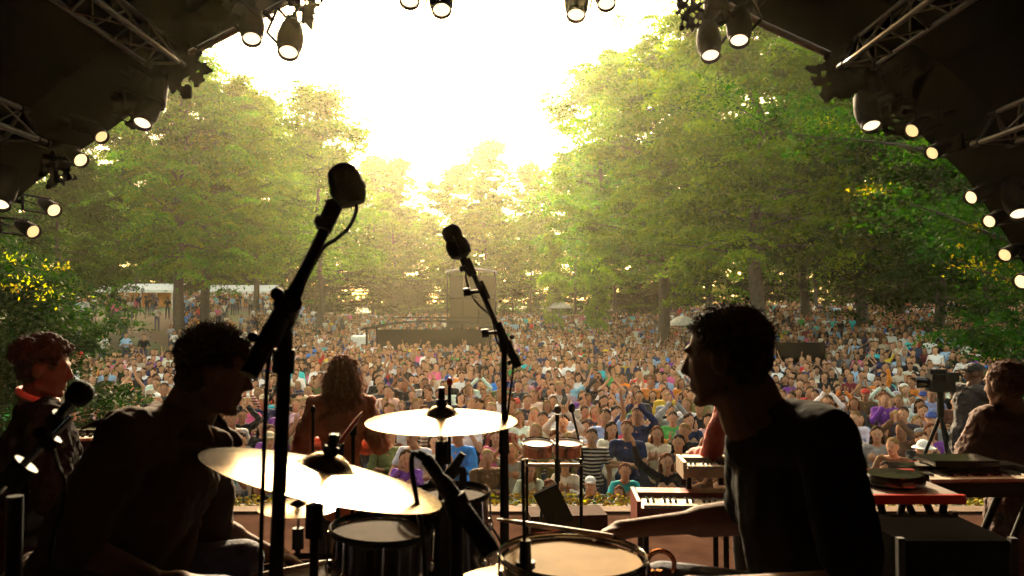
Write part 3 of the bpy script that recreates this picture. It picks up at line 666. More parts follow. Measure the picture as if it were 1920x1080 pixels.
for i in range(N_ + 1):
    a = .55 + (6.283 - 1.1) * i / N_; e_ = abs(i / N_ - .5) * 2; d_ = V((math.cos(a), math.sin(a), 0)); h_ = .034 + .030 * e_ ** 3
    cl.v += [tuple(nk + d_ * .070 + V((0, 0, .020 - .035 * e_))), tuple(nk + d_ * .083 + V((0, 0, .024 - .035 * e_))), tuple(nk + d_ * (.108 + .02 * e_) + V((0, 0, .012 - h_ - .035 * e_)))]
for i in range(N_):
    k_ = i * 3; cl.f += [(k_, k_ + 3, k_ + 4, k_ + 1), (k_ + 1, k_ + 4, k_ + 5, k_ + 2)]; cl.m += [0, 0]
co_ = cl.build('collar', OLIVE, Bp, 60); co_.modifiers.new('thick', 'SOLIDIFY').thickness = .004
th = thing('drum_stool', (J['hip'].x, J['hip'].y, .7), 'black stool under the leaning player in the brown shirt', 'stool')
sx, sy = J['hip'].x, J['hip'].y; zs = J['hip'].z - .13
MB().cyl((sx, sy, zs - .08), (sx, sy, zs), .16, .16, 28).build('seat', M_RUBBER, th); MB().cyl((sx, sy, .72), (sx, sy, zs - .08), .018).build('post', M_CHROME, th)
for a in (0.3, 2.4, 4.5): MB().cyl((sx, sy, .85), (sx + .25 * math.cos(a), sy + .25 * math.sin(a), .705), .012).build('leg', M_CHROME, th)

# singer with long wavy hair, back to us
base = V(((640 - 960) / F * 5.2, 5.2, 0)); kC = 1.68 / 1.725
J = std_joints('play_in', kC, True, .06, math.pi + .12, .15, .08, base, .09); M = J['hm']
hp = hair_prims(J['head'], M, 'long', kC)
for i in range(90):
    a = rr.uniform(-1, 1); z0 = rr.uniform(-.30, .06); wv = .02 * math.sin(z0 * 45 + a * 4)
    hp.append(('ell', J['head'] + M @ V((-.085 + abs(a) * .06 + rr.gauss(0, .012), a * (.085 + max(0, -z0) * .22) + wv, z0)) * kC, (.026, .024, .04), None, 'hair'))
figure(J, 'long-haired person in a rust-brown top standing with back turned at mid stage', mat('rust_top', (.34, .085, .035), .85, 0, .3, 8, .4, 20), TROUSER, HAIR_A, kC, .009, True, build=.9, extra=hand_prims(J['wr'][0], V((.3, .6, 0)), V((0, 0, 1)), 1) + hand_prims(J['wr'][1], V((-.3, .6, 0)), V((0, 0, 1)), -1),
       shirt_kw=dict(long_=True, g=.022, hem=.20), hair=hp, hairmesh=strands(J['head'], M, 1800, .09, .22, base=(-.05, 0, -.07), rad=(.085, .10, .16), low=-1, front=.4, seed=8, width=.0014, droop=.5), base=base, srough=.02)

# performer in the dark jacket, lit red
base = V(((52 - 960) / F * 3.6, 3.6, 0)); kD = 1.83 / 1.725
J = std_joints('play', kD, False, .16, math.pi - 1.0, .42, .1, base, .1); J['hm'] = ori(V((.93, .30, -.16))); M = J['hm']
J['head'] = P(84, 692, 3.6); J['neck'] = J['head'] + V((-.05, 0, -.165)); 
hp = hair_prims(J['head'], M, 'short', kD); tufts = []
for i in range(170):
    u = V((rr.gauss(0, 1), rr.gauss(0, 1), abs(rr.gauss(0, 1)) - .35)).normalized()
    if u.x > .6 and u.z < .45: continue
    tufts.append(('ell', J['head'] + M @ V((-.015 + u.x * .122, u.y * .106, .055 + u.z * .094)), (rr.uniform(.014, .024),) * 3, None, 'hair'))
D = figure(J, 'curly-haired person in a dark jacket and pink collar, face lit red', mat('dark_jacket', (.007, .004, .004), .95, 0, .3, 8, .3, 18, spec=.02), TROUSER, HAIR_D, kD, .008, extra=hand_prims(J['wr'][0], V((.8, .5, 0)), V((0, 0, 1)), 1) + hand_prims(J['wr'][1], V((.8, .5, 0)), V((0, 0, 1)), -1),
       shirt_kw=dict(long_=True, g=.028, hem=.22), hair=hp + tufts, hairmesh=strands(J['head'], M, 700, .04, .6, seed=9, rad=(.125, .11, .1)), base=base, srough=.015, shirt_name='jacket', build=1.08)
c = MB(); nk = J['neck'] + V((.02, 0, .045)); ring = [nk + V((math.cos(a) * .075, math.sin(a) * .072, -.03 * math.cos(a))) for a in np.linspace(.3, 6.0, 20)]; c.tube(ring, .016, 8); c.build('collar', mat('pink_collar', (.6, .25, .22), .8), D)

# performer in the brown jacket, back to us
base = V(((1912 - 960) / F * 4.2, 4.2, 0)); kE = 1.71 / 1.725
J = std_joints('play', kE, False, .10, math.pi + .25, .12, .12, base, .1); M = J['hm']; J['head'] = P(1882, 722, 4.16)
hp = hair_prims(J['head'], M, 'short', kE)
figure(J, 'auburn-haired person in a brown suede jacket, back turned, at the keyboards', mat('suede_jacket', (.055, .015, .006), .9, 0, .3, 8, .35, 16), TROUSER, HAIR_E, kE, .008, extra=hand_prims(J['wr'][0], V((-.2, .8, 0)), V((0, 0, 1)), 1) + hand_prims(J['wr'][1], V((-.2, .8, 0)), V((0, 0, 1)), -1),
       shirt_kw=dict(long_=True, g=.03, hem=.22), hair=hp, hairmesh=strands(J['head'], M, 500, .014, .08, seed=11, droop=.3), base=base, srough=.016, shirt_name='jacket', build=1.06)

# keyboard player hidden behind the drummer
base = V(((1412 - 960) / F * 5.0, 5.0, 0))
J = std_joints('play', .98, False, .12, math.pi + .5, .2, .2, base, .1)
figure(J, 'person in a salmon top at the organ, mostly hidden behind the drummer', mat('salmon_top', (.30, .035, .022), .85, 0, .2, 8, .3, 16), TROUSER, HAIR_D, .98, .010, hands=False, shirt_kw=dict(long_=True, g=.02), hair=hair_prims(J['head'], J['hm'], 'short', .98), base=base)

# camera operator on a low platform in the pit
base = V(((1812 - 960) / F * 9.3, 9.3, -.35)); pf = thing('camera_platform', (base.x, 9.3, -1.4), 'dark platform under the camera operator in front of the crowd', 'platform')
MB().box((base.x - .1, 9.4, -.41), (1.6, 1.3, .12)).build('deck', M_CLOTH, pf, 0)
for a in (-.8, .6):
    for q in (8.85, 9.95): MB().box((base.x + a, q, -.93), (.06, .06, .92)).build('leg', M_ALU, pf, 0)
J = std_joints('face', 1.0, False, .12, -1.2 + math.pi, 0, .05, base, .13); J['hm'] = ori(V((-.85, .5, -.1)))
figure(J, 'person in black clothes and cap operating a video camera beside the crowd', mat('black_jacket', (.015, .012, .014), .9, 0, .3, 8), TROUSER, mat('black_cap', (.015, .012, .012), .9), 1.02, .010, hands=False, shirt_kw=dict(long_=True, g=.03, hem=.2), hair=hair_prims(J['head'], J['hm'], 'cap', 1.0), base=base, build=1.1)
cx = base + V((-.27, .10, 0)); vc = thing('video_camera', cx, 'black video camera on tripod in front of the operator', 'camera')
m = MB().box(cx + V((0, 0, 1.50)), (.27, .17, .20)).box(cx + V((-.03, 0, 1.63)), (.20, .07, .06)); m.build('body', M_BLACK, vc); MB().cyl(cx + V((-.13, .03, 1.50)), cx + V((-.24, .08, 1.50)), .06, .075, 20).build('lens', M_SHELL, vc)
MB().box(cx + V((.08, -.12, 1.58)), (.12, .08, .1)).build('viewfinder', M_BLACK, vc); MB().cyl(cx + V((0, 0, 1.1)), cx + V((0, 0, 1.41)), .04).build('tripod_head', M_BLACK, vc)
for a in (0.4, 2.5, 4.6): MB().cyl(cx + V((0, 0, 1.12)), cx + V((.42 * math.cos(a), .42 * math.sin(a), 0)), .022, .016).build('leg', M_BLACK, vc)

# ------------------------------------------------------------------ drum kit
def zmat(n, c, spin=0):
    x, y, z = frame(n); M = Matrix((x, y, z)).transposed().to_4x4(); M.translation = V(c); return M
def cymbal(c, r, n, label, bell=.42, name='cymbal'):
    c = V(c); o = bpy.data.objects.new(name, None)
    b = MB(); up = []
    rb = r * .22
    prof = [(.006, .026 * r / .2), (rb * .5, .023 * r / .2), (rb * .85, .012 * r / .2), (rb * 1.05, .002)]
    for t in np.linspace(.05, 1, 14): rr_ = rb * 1.05 + (r - rb * 1.05) * t; prof.append((rr_, .002 - .018 * r / .2 * t ** 1.6))
    low = [(a, z - .0016) for a, z in prof[::-1]]
    b.lathe(prof + low, Matrix.Identity(4), 72, close=True)
    me = b.mesh(name, (0, 0, 0), 50); me.materials.append(M_CYM)
    bpy.data.objects.remove(o); o = bpy.data.objects.new(name, me); COL.objects.link(o); o.location = c
    o.rotation_euler = V(n).to_track_quat('Z', 'Y').to_euler(); ROOT[o.name] = V((0, 0, 0))
    tag(o, label, 'cymbal', 'cymbals of the drum kit'); return o
def cym_stand(c, n, foot, label, up=.075, kind='cymbal_stand', floor=.69, wing=True):
    c = V(c); n = V(n).normalized(); foot = V(foot); t = thing(kind, (foot.x, foot.y, floor), label, 'stand', 'stands of the drum kit')
    MB().cyl(c - n * .10, c + n * (up * .9), .005).build('rod', M_CHROME, t)
    MB().cyl(c - n * .035, c - n * .006, .020).build('lower_felt', M_RUBBER, t); MB().cyl(c + n * .026, c + n * .048, .017).build('upper_felt', M_RUBBER, t)
    if wing:
        w = MB().cyl(c + n * .048, c + n * (up), .011, .009); x, y, _ = frame(n)
        for s in (-1, 1): w.box(c + n * .066 + x * s * .014, (.016, .006, .02))
        w.build('wing_nut', M_BLACK, t)
    j = c - n * .10; MB().cyl(j + V((0, 0, .02)), j - V((0, 0, .05)), .020).build('tilter', M_BLACK, t)
    MB().cyl(j, V((j.x, j.y, (j.z + floor) / 2)), .010).build('upper_tube', M_BLACK, t); q = V((j.x, j.y, (j.z + floor) / 2))
    MB().cyl(q + V((0, 0, .03)), q - V((0, 0, .04)), .020).build('height_clamp', M_BLACK, t); MB().cyl(q, (j.x, j.y, floor + .06), .014).build('lower_tube', M_BLACK, t)
    for a in (.5, 2.6, 4.7): MB().cyl((j.x, j.y, floor + .20), (j.x + .26 * math.cos(a), j.y + .26 * math.sin(a), floor + .01), .010).build('leg', M_BLACK, t)
    return t
cL = P(612, 878, 1.75); nL = V((math.sin(R(13.6)), 0.075, math.cos(R(13.6)))).normalized(); cymbal(cL, .264, nL, 'large tilted ride cymbal beside the tall microphone stand'); cym_stand(cL, nL, cL, 'black stand of the large tilted ride cymbal')
cC = P(828, 778, 2.45); nC = V((0, -.045, 1)).normalized(); cymbal(cC, .232, nC, 'level crash cymbal in the middle, in front of the crowd'); cym_stand(cC, nC, cC, 'black stand of the level crash cymbal in the middle', up=.085)
cH = P(985, 1104, 1.92); nz = V((0, 0, 1)); cymbal(cH, .180, nz, 'upper hi-hat cymbal at the bottom edge below the clutch rod'); hb = cymbal(cH - V((0, 0, .012)), .180, V((0, 0, -1)), 'lower hi-hat cymbal right beneath the upper one at the bottom edge')
h = cym_stand(cH, nz, cH, 'black hi-hat stand with its long rod standing up', wing=False)
MB().cyl(cH, P(980, 862, 1.92), .0042).build('pull_rod', M_BLACK, h); MB().cyl(cH + V((0, 0, .03)), cH + V((0, 0, .115)), .016, .013).build('clutch', M_BLACK, h); MB().cyl(cH + V((0, 0, .05)), cH + V((0, 0, .065)), .024).build('clutch_nut', M_BLACK, h)
cS = P(560, 946, 2.75); nS = V((.02, -.02, 1)).normalized(); cymbal(cS, .135, nS, 'small splash cymbal half hidden under the ride cymbal'); cym_stand(cS, nS, cS, 'thick black stand under the small splash cymbal')

def drum(c, r, h, n, label, head=M_HEAD, name='drum', shell=M_SHELL, lugs=8, stand=True, floor=.69):
    M = zmat(n, c); t = thing(name, c, label, 'drum', 'drums of the kit')
    MB().lathe([(r * .985, -.004), (r * .985, -h), (r * .96, -h), (r * .96, -.004)], M, 48, close=True).build('shell', shell, t)
    MB().lathe([(.001, .004), (r * .5, .0035), (r * .96, .002), (r * .985, -.004)], M, 48).build('drum_skin', head, t)
    for z in (.010, -h - .004):
        MB().lathe([(r * 1.03 + .004 * math.cos(a), z + .010 * math.sin(a)) for a in np.linspace(0, 6.283, 9)[:-1]], M, 48, close=True).build('hoop', M_CHROME if name == 'snare_drum' else M_BLACK, t)
    for i in range(lugs):
        a = 6.283 * i / lugs + .2; p = lambda z, rr_: M @ V((rr_ * math.cos(a), rr_ * math.sin(a), z))
        lg = MB(); lg.cyl(p(.005, r * 1.045), p(-h * .45, r * 1.045), .0035, n=6); lg.ell(p(-h * .38, r * 1.02), (.012, .012, .022), M.to_3x3(), 8, 6); lg.ell(p(-h * .7, r * 1.02), (.012, .012, .022), M.to_3x3(), 8, 6); lg.build('lug', M_CHROME, t)
    if stand:
        x, y, z = frame(n)
        for k in range(3):
            a = .7 + k * 2.094; q = M @ V((r * 1.0 * math.cos(a), r * 1.0 * math.sin(a), -h * .6)); MB().tube([q, V((q.x + .02 * math.cos(a), q.y + .02 * math.sin(a), q.z - .05)), V((q.x + .03 * math.cos(a), q.y + .03 * math.sin(a), floor))], .008, 8).build('leg', M_CHROME, t)
    return t
drum(P(1074, 1050, 2.02), .178, .15, V((.02, -.02, 1)), 'snare drum with cream skin under the level drumstick', name='snare_drum', lugs=10)
drum(P(716, 998, 2.35), .145, .26, V((.05, -.03, 1)), 'black rack tom with chrome lugs below the ride cymbal', head=mat('dark_drum_skin', (.03, .02, .014), .9, spec=.04), name='tom_drum')
drum(P(836, 934, 2.55), .135, .26, V((-.05, -.04, 1)), 'black tom behind the bent microphone arm', head=mat('dark_drum_skin', (.03, .02, .014), .9, spec=.04), name='tom_drum')
drum(P(545, 1092, 2.35), .20, .34, V((.0, -.02, 1)), 'floor tom under the hand of the leaning player', head=mat('dark_drum_skin', (.03, .02, .014), .9, spec=.04), name='floor_tom')
drum(P(790, 1135, 2.55), .24, .36, V((-.05, -1, .0)), 'black bass drum low between the toms, seen from behind', head=mat('dark_drum_skin', (.03, .02, .014), .9, spec=.04), name='bass_drum', lugs=10)
stick(P(470, 1082, 2.3), P(640, 1048, 2.42), 'plain wooden drumstick lying across the floor tom')
# stick clipped to a thin stand; red light on it is put into its colour
stick(P(634, 834, 2.6), P(680, 772, 2.75), 'red drumstick standing up beside the ride cymbal', M_RED, r=.008)
rs = thing('stick_holder', V((P(640, 838, 2.6).x, 2.6, .69)), 'thin black holder pole carrying the red drumstick', 'stand'); q = P(634, 838, 2.6)
MB().cyl(q - V((0, 0, .06)), q + V((0, 0, .01)), .016, .020).build('cup', M_BLACK, rs); MB().cyl(q - V((0, 0, .05)), (q.x, q.y, .70), .008).build('pole', M_BLACK, rs); MB().cyl((q.x, q.y, .692), (q.x, q.y, .71), .09).build('base', M_BLACK, rs)

# trumpet on its peg behind the snare
tp = thing('trumpet', V((P(1245, 1060, 2.1).x, 2.1, .69)), 'copper brass horn standing behind the snare drum beside the arm', 'trumpet'); brass = mat('copper_brass', (.55, .20, .07), .18, 1, .2, 20)
c0 = P(1240, 1058, 2.1); pts = [c0 + V((.034 * math.cos(a), .012 * math.sin(a * .5), .032 * math.sin(a))) for a in np.linspace(-.6, 3.8, 18)]; pts = [pts[0] - V((0, 0, .06))] + pts + [pts[-1] - V((0, 0, .06))]
MB().tube(pts, .0065, 10).build('tubing', brass, tp)
for i in range(3): MB().cyl(c0 + V((-.05 + i * .022, .0, -.085)), c0 + V((-.05 + i * .022, 0, -.015)), .0095).build('valve', brass, tp)
MB().tube([c0 + V((.034, 0, -.06)), c0 + V((.05, 0, -.12)), c0 + V((.06, 0, -.2))], [.008, .02, .06], 20).build('bell', brass, tp); MB().cyl(c0 + V((.055, 0, -.19)), (c0.x + .055, c0.y, .69), .008).build('peg', M_BLACK, tp)

# ------------------------------------------------------------------ microphones
def tripod(t, x, y, floor, rr_=.28):
    MB().cyl((x, y, floor + .24), (x, y, floor + .16), .022).build('hub', M_BLACK, t)
    for a in (.9, 3.0, 5.1): MB().cyl((x, y, floor + .22), (x + rr_ * math.cos(a), y + rr_ * math.sin(a), floor + .012), .009).build('leg', M_BLACK, t)
def clutch(t, p, d, r=.02):
    x, y, z = frame(d); MB().cyl(V(p) - z * .03, V(p) + z * .03, r).build('clutch', M_BLACK, t); MB().cyl(V(p), V(p) - V((.045, 0, .005)), .006).cyl(V(p) - V((.038, 0, .003)), V(p) - V((.06, 0, .006)), .013).build('knob', M_BLACK, t)
def spline(pts, n=8):
    pts = [V(p) for p in pts]; out = []; q = [pts[0]] + pts + [pts[-1]]
    for i in range(1, len(q) - 2):
        for k in range(n):
            u = k / n; a, b, c, d = q[i - 1], q[i], q[i + 1], q[i + 2]
            out.append(.5 * ((2 * b) + (c - a) * u + (2 * a - 5 * b + 4 * c - d) * u * u + (3 * b - a - 3 * c + d) * u ** 3))
    return out + [pts[-1]]
Y = 1.5
t = thing('microphone_stand', V((P(522, 1080, Y).x, Y, .69)), 'tall black boom microphone stand rising beside the leaning player', 'microphone stand')
top = P(536, 600, Y); lo = P(517, 1080, Y); d = (lo - top); foot = top + d * ((.70 - top.z) / d.z)
MB().cyl(foot, P(533, 690, 1.5), .0135).build('lower_tube', M_BLACK, t); MB().cyl(P(533, 690, Y), P(535, 596, Y), .017, .013).build('upper_tube', M_BLACK, t); MB().cyl(P(531, 700, Y), P(533, 655, Y), .021).build('sleeve', M_BLACK, t)
MB().tube(spline([P(466, 704, 1.42), P(500, 640, 1.45), P(540, 565, 1.5), P(585, 480, 1.54), P(627, 392, 1.58)], 6), [.017] * 7 + [.015] * 6 + [.011] * 12, 12).build('boom', M_BLACK, t)
MB().cyl(P(540, 568, 1.47), P(536, 600, 1.5), .026, .020).ell(P(520, 552, 1.47), (.013, .012, .013)).build('boom_clamp', M_BLACK, t); MB().cyl(P(503, 640, 1.45), P(548, 552, 1.50), .021, .016).build('grip', M_RUBBER, t)
MB().ell(P(474, 632, 1.44), (.010, .01, .010)).cyl(P(474, 632, 1.44), P(496, 640, 1.45), .004).build('thumb_screw', M_BLACK, t)
MB().cyl(P(606, 432, 1.56), P(628, 382, 1.58), .016, .018).ell(P(598, 415, 1.56), (.010, .010, .012)).cyl(P(598, 415, 1.56), P(612, 410, 1.56), .006).cyl(P(612, 382, 1.58), P(642, 372, 1.58), .008).build('holder', M_BLACK, t); tripod(t, foot.x, foot.y, .69)
mc = thing('studio_microphone', P(648, 350, 1.58), 'large black studio microphone at the tip of the tall boom', 'microphone')
up = (P(636, 310, 1.58) - P(660, 385, 1.58)).normalized(); M = zmat(up, P(650, 348, 1.58))
MB().lathe([(.001, .045), (.018, .043), (.029, .032), (.033, .015), (.034, -.004), (.035, -.006), (.034, -.010), (.033, -.025), (.026, -.040), (.001, -.042)], M, 28).build('body', M_RUBBER, mc); MB().ell(P(664, 357, 1.575), (.018, .018, .024), M.to_3x3()).build('capsule_guard', M_RUBBER, mc)
MB().lathe([(.036, -.002), (.037, -.008), (.036, -.014), (.034, -.008)], M, 28, close=True).build('band', M_BLACK, mc); MB().ell(P(628, 378, 1.58), (.012, .012, .008)).build('swivel', M_BLACK, mc)
tag(MB().tube(spline([P(664, 378, 1.58), P(668, 395, 1.58), P(655, 425, 1.57), P(630, 448, 1.565), P(606, 466, 1.55), P(575, 520, 1.53), P(560, 560, 1.50), P(552, 590, 1.49), P(540, 620, 1.48), P(520, 640, 1.47), P(505, 670, 1.46), P(498, 760, 1.46), P(494, 880, 1.46), P(490, 1000, 1.46), P(488, 1110, 1.46)]), .0042, 8).build('microphone_cable', M_RUBBER, origin=P(488, 1110, 1.46)), 'black cable looping along the tall boom and hanging beside its pole', 'cable')
Y = 2.45
t = thing('microphone_stand', V((P(945, 1050, Y).x, Y, .69)), 'slim black boom microphone stand between the crash cymbal and drummer', 'microphone stand')
bx = P(945, 1050, Y).x; MB().cyl((bx, Y, .70), (bx, Y, P(945, 800, Y).z), .0125).build('lower_tube', M_BLACK, t); MB().cyl((bx, Y, P(945, 820, Y).z), (bx, Y, P(945, 650, Y).z), .009).build('upper_tube', M_BLACK, t)
MB().cyl((bx, Y, P(945, 850, Y).z), (bx, Y, P(945, 790, Y).z), .017, .013).build('height_clutch', M_BLACK, t); MB().cyl(P(945, 660, Y), P(943, 630, Y), .014).build('boom_clamp', M_BLACK, t)
MB().cyl(P(972, 688, Y), P(938, 622, Y), .013).build('counterweight', M_RUBBER, t); MB().cyl(P(945, 640, Y), P(876, 488, Y), .0075).build('boom', M_BLACK, t); clutch(t, P(940, 622, Y), P(876, 488, Y) - P(945, 640, Y), .012); clutch(t, P(906, 545, Y), P(876, 488, Y) - P(945, 640, Y), .012)
MB().cyl(P(868, 502, Y), P(884, 518, Y), .006).cyl(P(874, 486, Y), P(888, 516, Y), .012).build('holder', M_BLACK, t); tripod(t, bx, Y, .69)
MB().ell(P(866, 504, Y), (.008, .008, .01)).ell(P(960, 632, Y), (.008, .008, .008)).ell(P(955, 680, Y), (.007, .007, .009)).build('knobs', M_BLACK, t)
mc = thing('ring_microphone', P(857, 455, Y), 'black microphone in a ring mount atop the slim stand', 'microphone')
up = (P(841, 425, Y) - P(868, 485, Y)).normalized(); M = zmat(up, P(855, 455, Y))
MB().lathe([(.001, .058), (.018, .056), (.028, .045), (.030, .030), (.028, .012), (.031, .008), (.036, -.005), (.037, -.025), (.032, -.042), (.016, -.052), (.001, -.053)], M, 24).build('body', M_RUBBER, mc)
ring = [M @ V((.046 * math.cos(a), 0, -.012 + .036 * math.sin(a))) for a in np.linspace(0, 6.283, 25)]; MB().tube(ring, .0036, 8).build('ring', M_BLACK, mc); MB().cyl(M @ V((0, 0, -.045)), M @ V((0, 0, -.075)), .012).build('base', M_BLACK, mc)
tag(MB().tube(spline([P(872, 492, Y), P(876, 530, Y), P(892, 565, Y), P(918, 590, Y), P(925, 605, Y), P(932, 640, Y), P(945, 655, Y), P(958, 640, Y), P(962, 690, Y), P(956, 740, Y), P(951, 800, Y), P(952, 920, Y), P(953, 1060, Y)]), .0032, 8).build('microphone_cable', M_RUBBER, origin=P(953, 1060, Y)), 'thin black cable drooping from the ring-mounted microphone', 'cable')

Y = 1.45
t = thing('microphone_stand', V((P(28, 900, Y).x, Y, .69)), 'low boom microphone stand with chrome arm in front of the jacketed performer', 'microphone stand'); a, b = P(-40, 955, 1.40), P(132, 782, 1.5)
MB().cyl(a, b, .0075).build('boom', M_CHROME, t); MB().cyl(P(28, 930, Y), (P(28, 930, Y).x, Y, .70), .014).build('pole', M_BLACK, t); MB().cyl(P(15, 905, 1.44), P(50, 870, 1.45), .024).build('clutch', M_BLACK, t); MB().cyl(P(82, 835, 1.47), P(100, 817, 1.475), .019).ell(P(78, 812, 1.47), (.016, .014, .014)).build('collar', M_BLACK, t); tripod(t, P(28, 930, Y).x, Y, .69)
mc = thing('vocal_microphone', P(140, 748, 1.52), 'black handheld-style microphone with silver barrel by the jacketed performer', 'microphone'); d = (P(152, 733, 1.53) - P(112, 782, 1.50)).normalized()
MB().cyl(P(104, 790, 1.5), P(140, 750, 1.52), .010, .013, 16).build('barrel', M_CHROME, mc); M = zmat(d, P(147, 741, 1.525)); MB().lathe([(.013, -.022), (.022, -.010), (.025, .004), (.023, .017), (.014, .026), (.001, .029)], M, 22).build('grille', M_RUBBER, mc); MB().cyl(P(98, 796, 1.5), P(114, 779, 1.5), .017).build('clip', M_BLACK, mc)
tag(MB().tube(spline([P(104, 792, 1.5), P(98, 830, 1.49), P(108, 870, 1.48), P(120, 900, 1.47), P(118, 950, 1.47), P(100, 1010, 1.47), P(90, 1100, 1.47)]), .004, 8).build('microphone_cable', M_RUBBER, origin=P(90, 1100, 1.47)), 'black cable hanging under the silver-barrelled microphone', 'cable')

Y = 1.65
t = thing('gooseneck_microphone', V((P(860, 1080, Y).x, Y, .69)), 'thick black bent microphone arm crossing in front of the toms', 'microphone stand')
MB().tube(spline([P(782, 850, 1.7), P(800, 862, 1.7), P(830, 905, 1.68), P(870, 960, 1.66), P(905, 1010, 1.64), P(922, 1038, 1.63)], 6), [.010] * 6 + [.014] * 6 + [.019] * 6 + [.020] * 13, 12).build('arm', M_RUBBER, t)
MB().cyl(P(857, 945, 1.67), (P(857, 945, 1.67).x, 1.67, .70), .014).build('pole', M_BLACK, t); MB().cyl(P(850, 930, 1.67), P(866, 965, 1.67), .026).build('clutch', M_RUBBER, t); tripod(t, P(857, 945, 1.67).x, 1.67, .69)
tag(MB().tube(spline([P(784, 852, 1.7), P(774, 852, 1.69), P(772, 880, 1.68), P(780, 930, 1.68), P(792, 1000, 1.68), P(800, 1110, 1.68)]), .0055, 8).build('microphone_cable', M_RUBBER, origin=P(800, 1110, 1.68)), 'thick black cable hanging from the bent microphone arm', 'cable')
# far microphone, congas clamp and thin poles
t = thing('microphone_stand', V((P(1045, 900, 5.3).x, 5.3, 0)), 'straight microphone stand in front of the small percussion drums', 'microphone stand'); q = P(1045, 790, 5.3)
MB().cyl((q.x, q.y, .02), q, .011).build('pole', M_BLACK, t); MB().cyl((q.x, q.y, 0), (q.x, q.y, .03), .13, n=24).build('base', M_BLACK, t); MB().cyl((q.x, q.y, .85), (q.x, q.y, 1.0), .019).build('clutch', M_BLACK, t)
mc = thing('vocal_microphone', q, 'small grey vocal microphone on the straight stand before the crowd', 'microphone'); MB().cyl(q, q + V((0, -.01, .05)), .014).build('barrel', M_BLACK, mc); MB().ell(q + V((0, -.02, .08)), (.027, .030, .03)).build('grille', M_ALU, mc)
t = thing('boom_stand', V((P(1078, 900, 5.6).x, 5.6, 0)), 'thin boom stand leaning over the small percussion drums', 'microphone stand'); q = P(1090, 850, 5.6)
MB().cyl((q.x, q.y, .02), q, .010).build('pole', M_BLACK, t); MB().cyl(P(1094, 862, 5.6), P(1072, 768, 5.6), .008).build('boom', M_BLACK, t); MB().ell(P(1072, 765, 5.6), (.025, .025, .035)).build('tip', M_BLACK, t); MB().cyl((q.x, q.y, 0), (q.x, q.y, .03), .12, n=24).build('base', M_BLACK, t)
t = thing('microphone_stand', V((P(588, 900, 4.3).x, 4.3, 0)), 'thin pole stand in front of the long-haired singer', 'microphone stand'); q = P(587, 768, 4.3)
MB().cyl((q.x, q.y, .02), q, .008).build('pole', M_BLACK, t); MB().cyl((q.x, q.y, 0), (q.x, q.y, .03), .12, n=24).build('base', M_BLACK, t); MB().ell(q, (.014, .014, .022)).build('tip', M_BLACK, t)
t = thing('microphone_stand', V((P(662, 900, 4.0).x, 4.0, 0)), 'short pole stand beside the red drumstick', 'microphone stand'); q = P(662, 815, 4.0)
MB().cyl((q.x, q.y, .02), q, .010).build('pole', M_BLACK, t); MB().cyl((q.x, q.y, 0), (q.x, q.y, .03), .12, n=24).build('base', M_BLACK, t); MB().cyl(q, q + V((0, 0, .05)), .018).build('tip', M_BLACK, t)
t = thing('beater_stand', V((P(843, 900, 3.2).x, 3.2, 0)), 'thin stand topped with a red felt beater behind the crash cymbal', 'stand'); q = P(843, 716, 3.2)
MB().cyl((q.x, q.y, .02), q, .007).build('pole', M_BLACK, t); MB().ell(q, (.013, .013, .018)).build('beater', M_RED, t); MB().cyl((q.x, q.y, 0), (q.x, q.y, .03), .12, n=24).build('base', M_BLACK, t)
# tom clamp silhouettes behind the crash stand
t = thing('clip_microphone', P(858, 890, 2.5), 'black clip microphone angled over the tom behind the bent arm', 'microphone')
MB().cyl(P(842, 892, 2.5), P(868, 850, 2.5), .020, .010).build('body', M_RUBBER, t); MB().tube(spline([P(850, 890, 2.5), P(866, 880, 2.5), P(868, 900, 2.5), P(862, 925, 2.5)]), .012, 8).build('clip', M_BLACK, t)

# small drums of the percussion rack
t = thing('bongo_rack', V((P(1035, 900, 5.5).x, 5.5, 0)), 'pair of white-skinned chrome timbales on a thin rack', 'percussion')
for px, w in ((1008, .105), (1065, .098)):
    c = P(px, 832, 5.5); M = zmat(V((.03, -.16, 1)), c)
    s_ = MB().lathe([(w * .98, 0), (w * .96, -.075), (w * .93, -.075), (w * .95, 0)], M, 32, close=True).build('shell', mat('copper_shell', (.62, .36, .28), .25, 1, .2, 12), t)
    MB().lathe([(.001, .003), (w * .97, 0)], M, 32).build('drum_skin', mat('white_drum_skin', (.72, .66, .58), .5), s_)
    MB().lathe([(w * 1.04 + .005 * math.cos(a), .004 + .012 * math.sin(a)) for a in np.linspace(0, 6.283, 9)[:-1]], M, 32, close=True).build('hoop', M_CHROME, s_)
MB().cyl(P(985, 872, 5.5), P(1092, 872, 5.5), .012).build('crossbar', M_CHROME, t)
for px in (988, 1089): MB().cyl(P(px, 860, 5.5), V((P(px, 860, 5.5).x, 5.5, .02)), .010).build('leg', M_BLACK, t)
t = thing('music_stand', V((P(1040, 960, 5.0).x, 5.0, 0)), 'black music stand with slanted desk in front of the floor monitor', 'music stand')
a = P(1038, 950, 5.0); MB().box(a, (.16, .02, .30), Matrix.Rotation(R(-25), 3, 'Y') @ Matrix.Rotation(R(25), 3, 'X')).build('desk', M_BLACK, t); MB().cyl((a.x - .03, 5.0, .03), a, .012).build('pole', M_BLACK, t); MB().cyl(P(1012, 1000, 5.0), P(1020, 912, 5.0), .010).build('arm', M_BLACK, t); MB().cyl((a.x - .03, 5, 0), (a.x - .03, 5, .03), .14, n=20).build('base', M_BLACK, t)
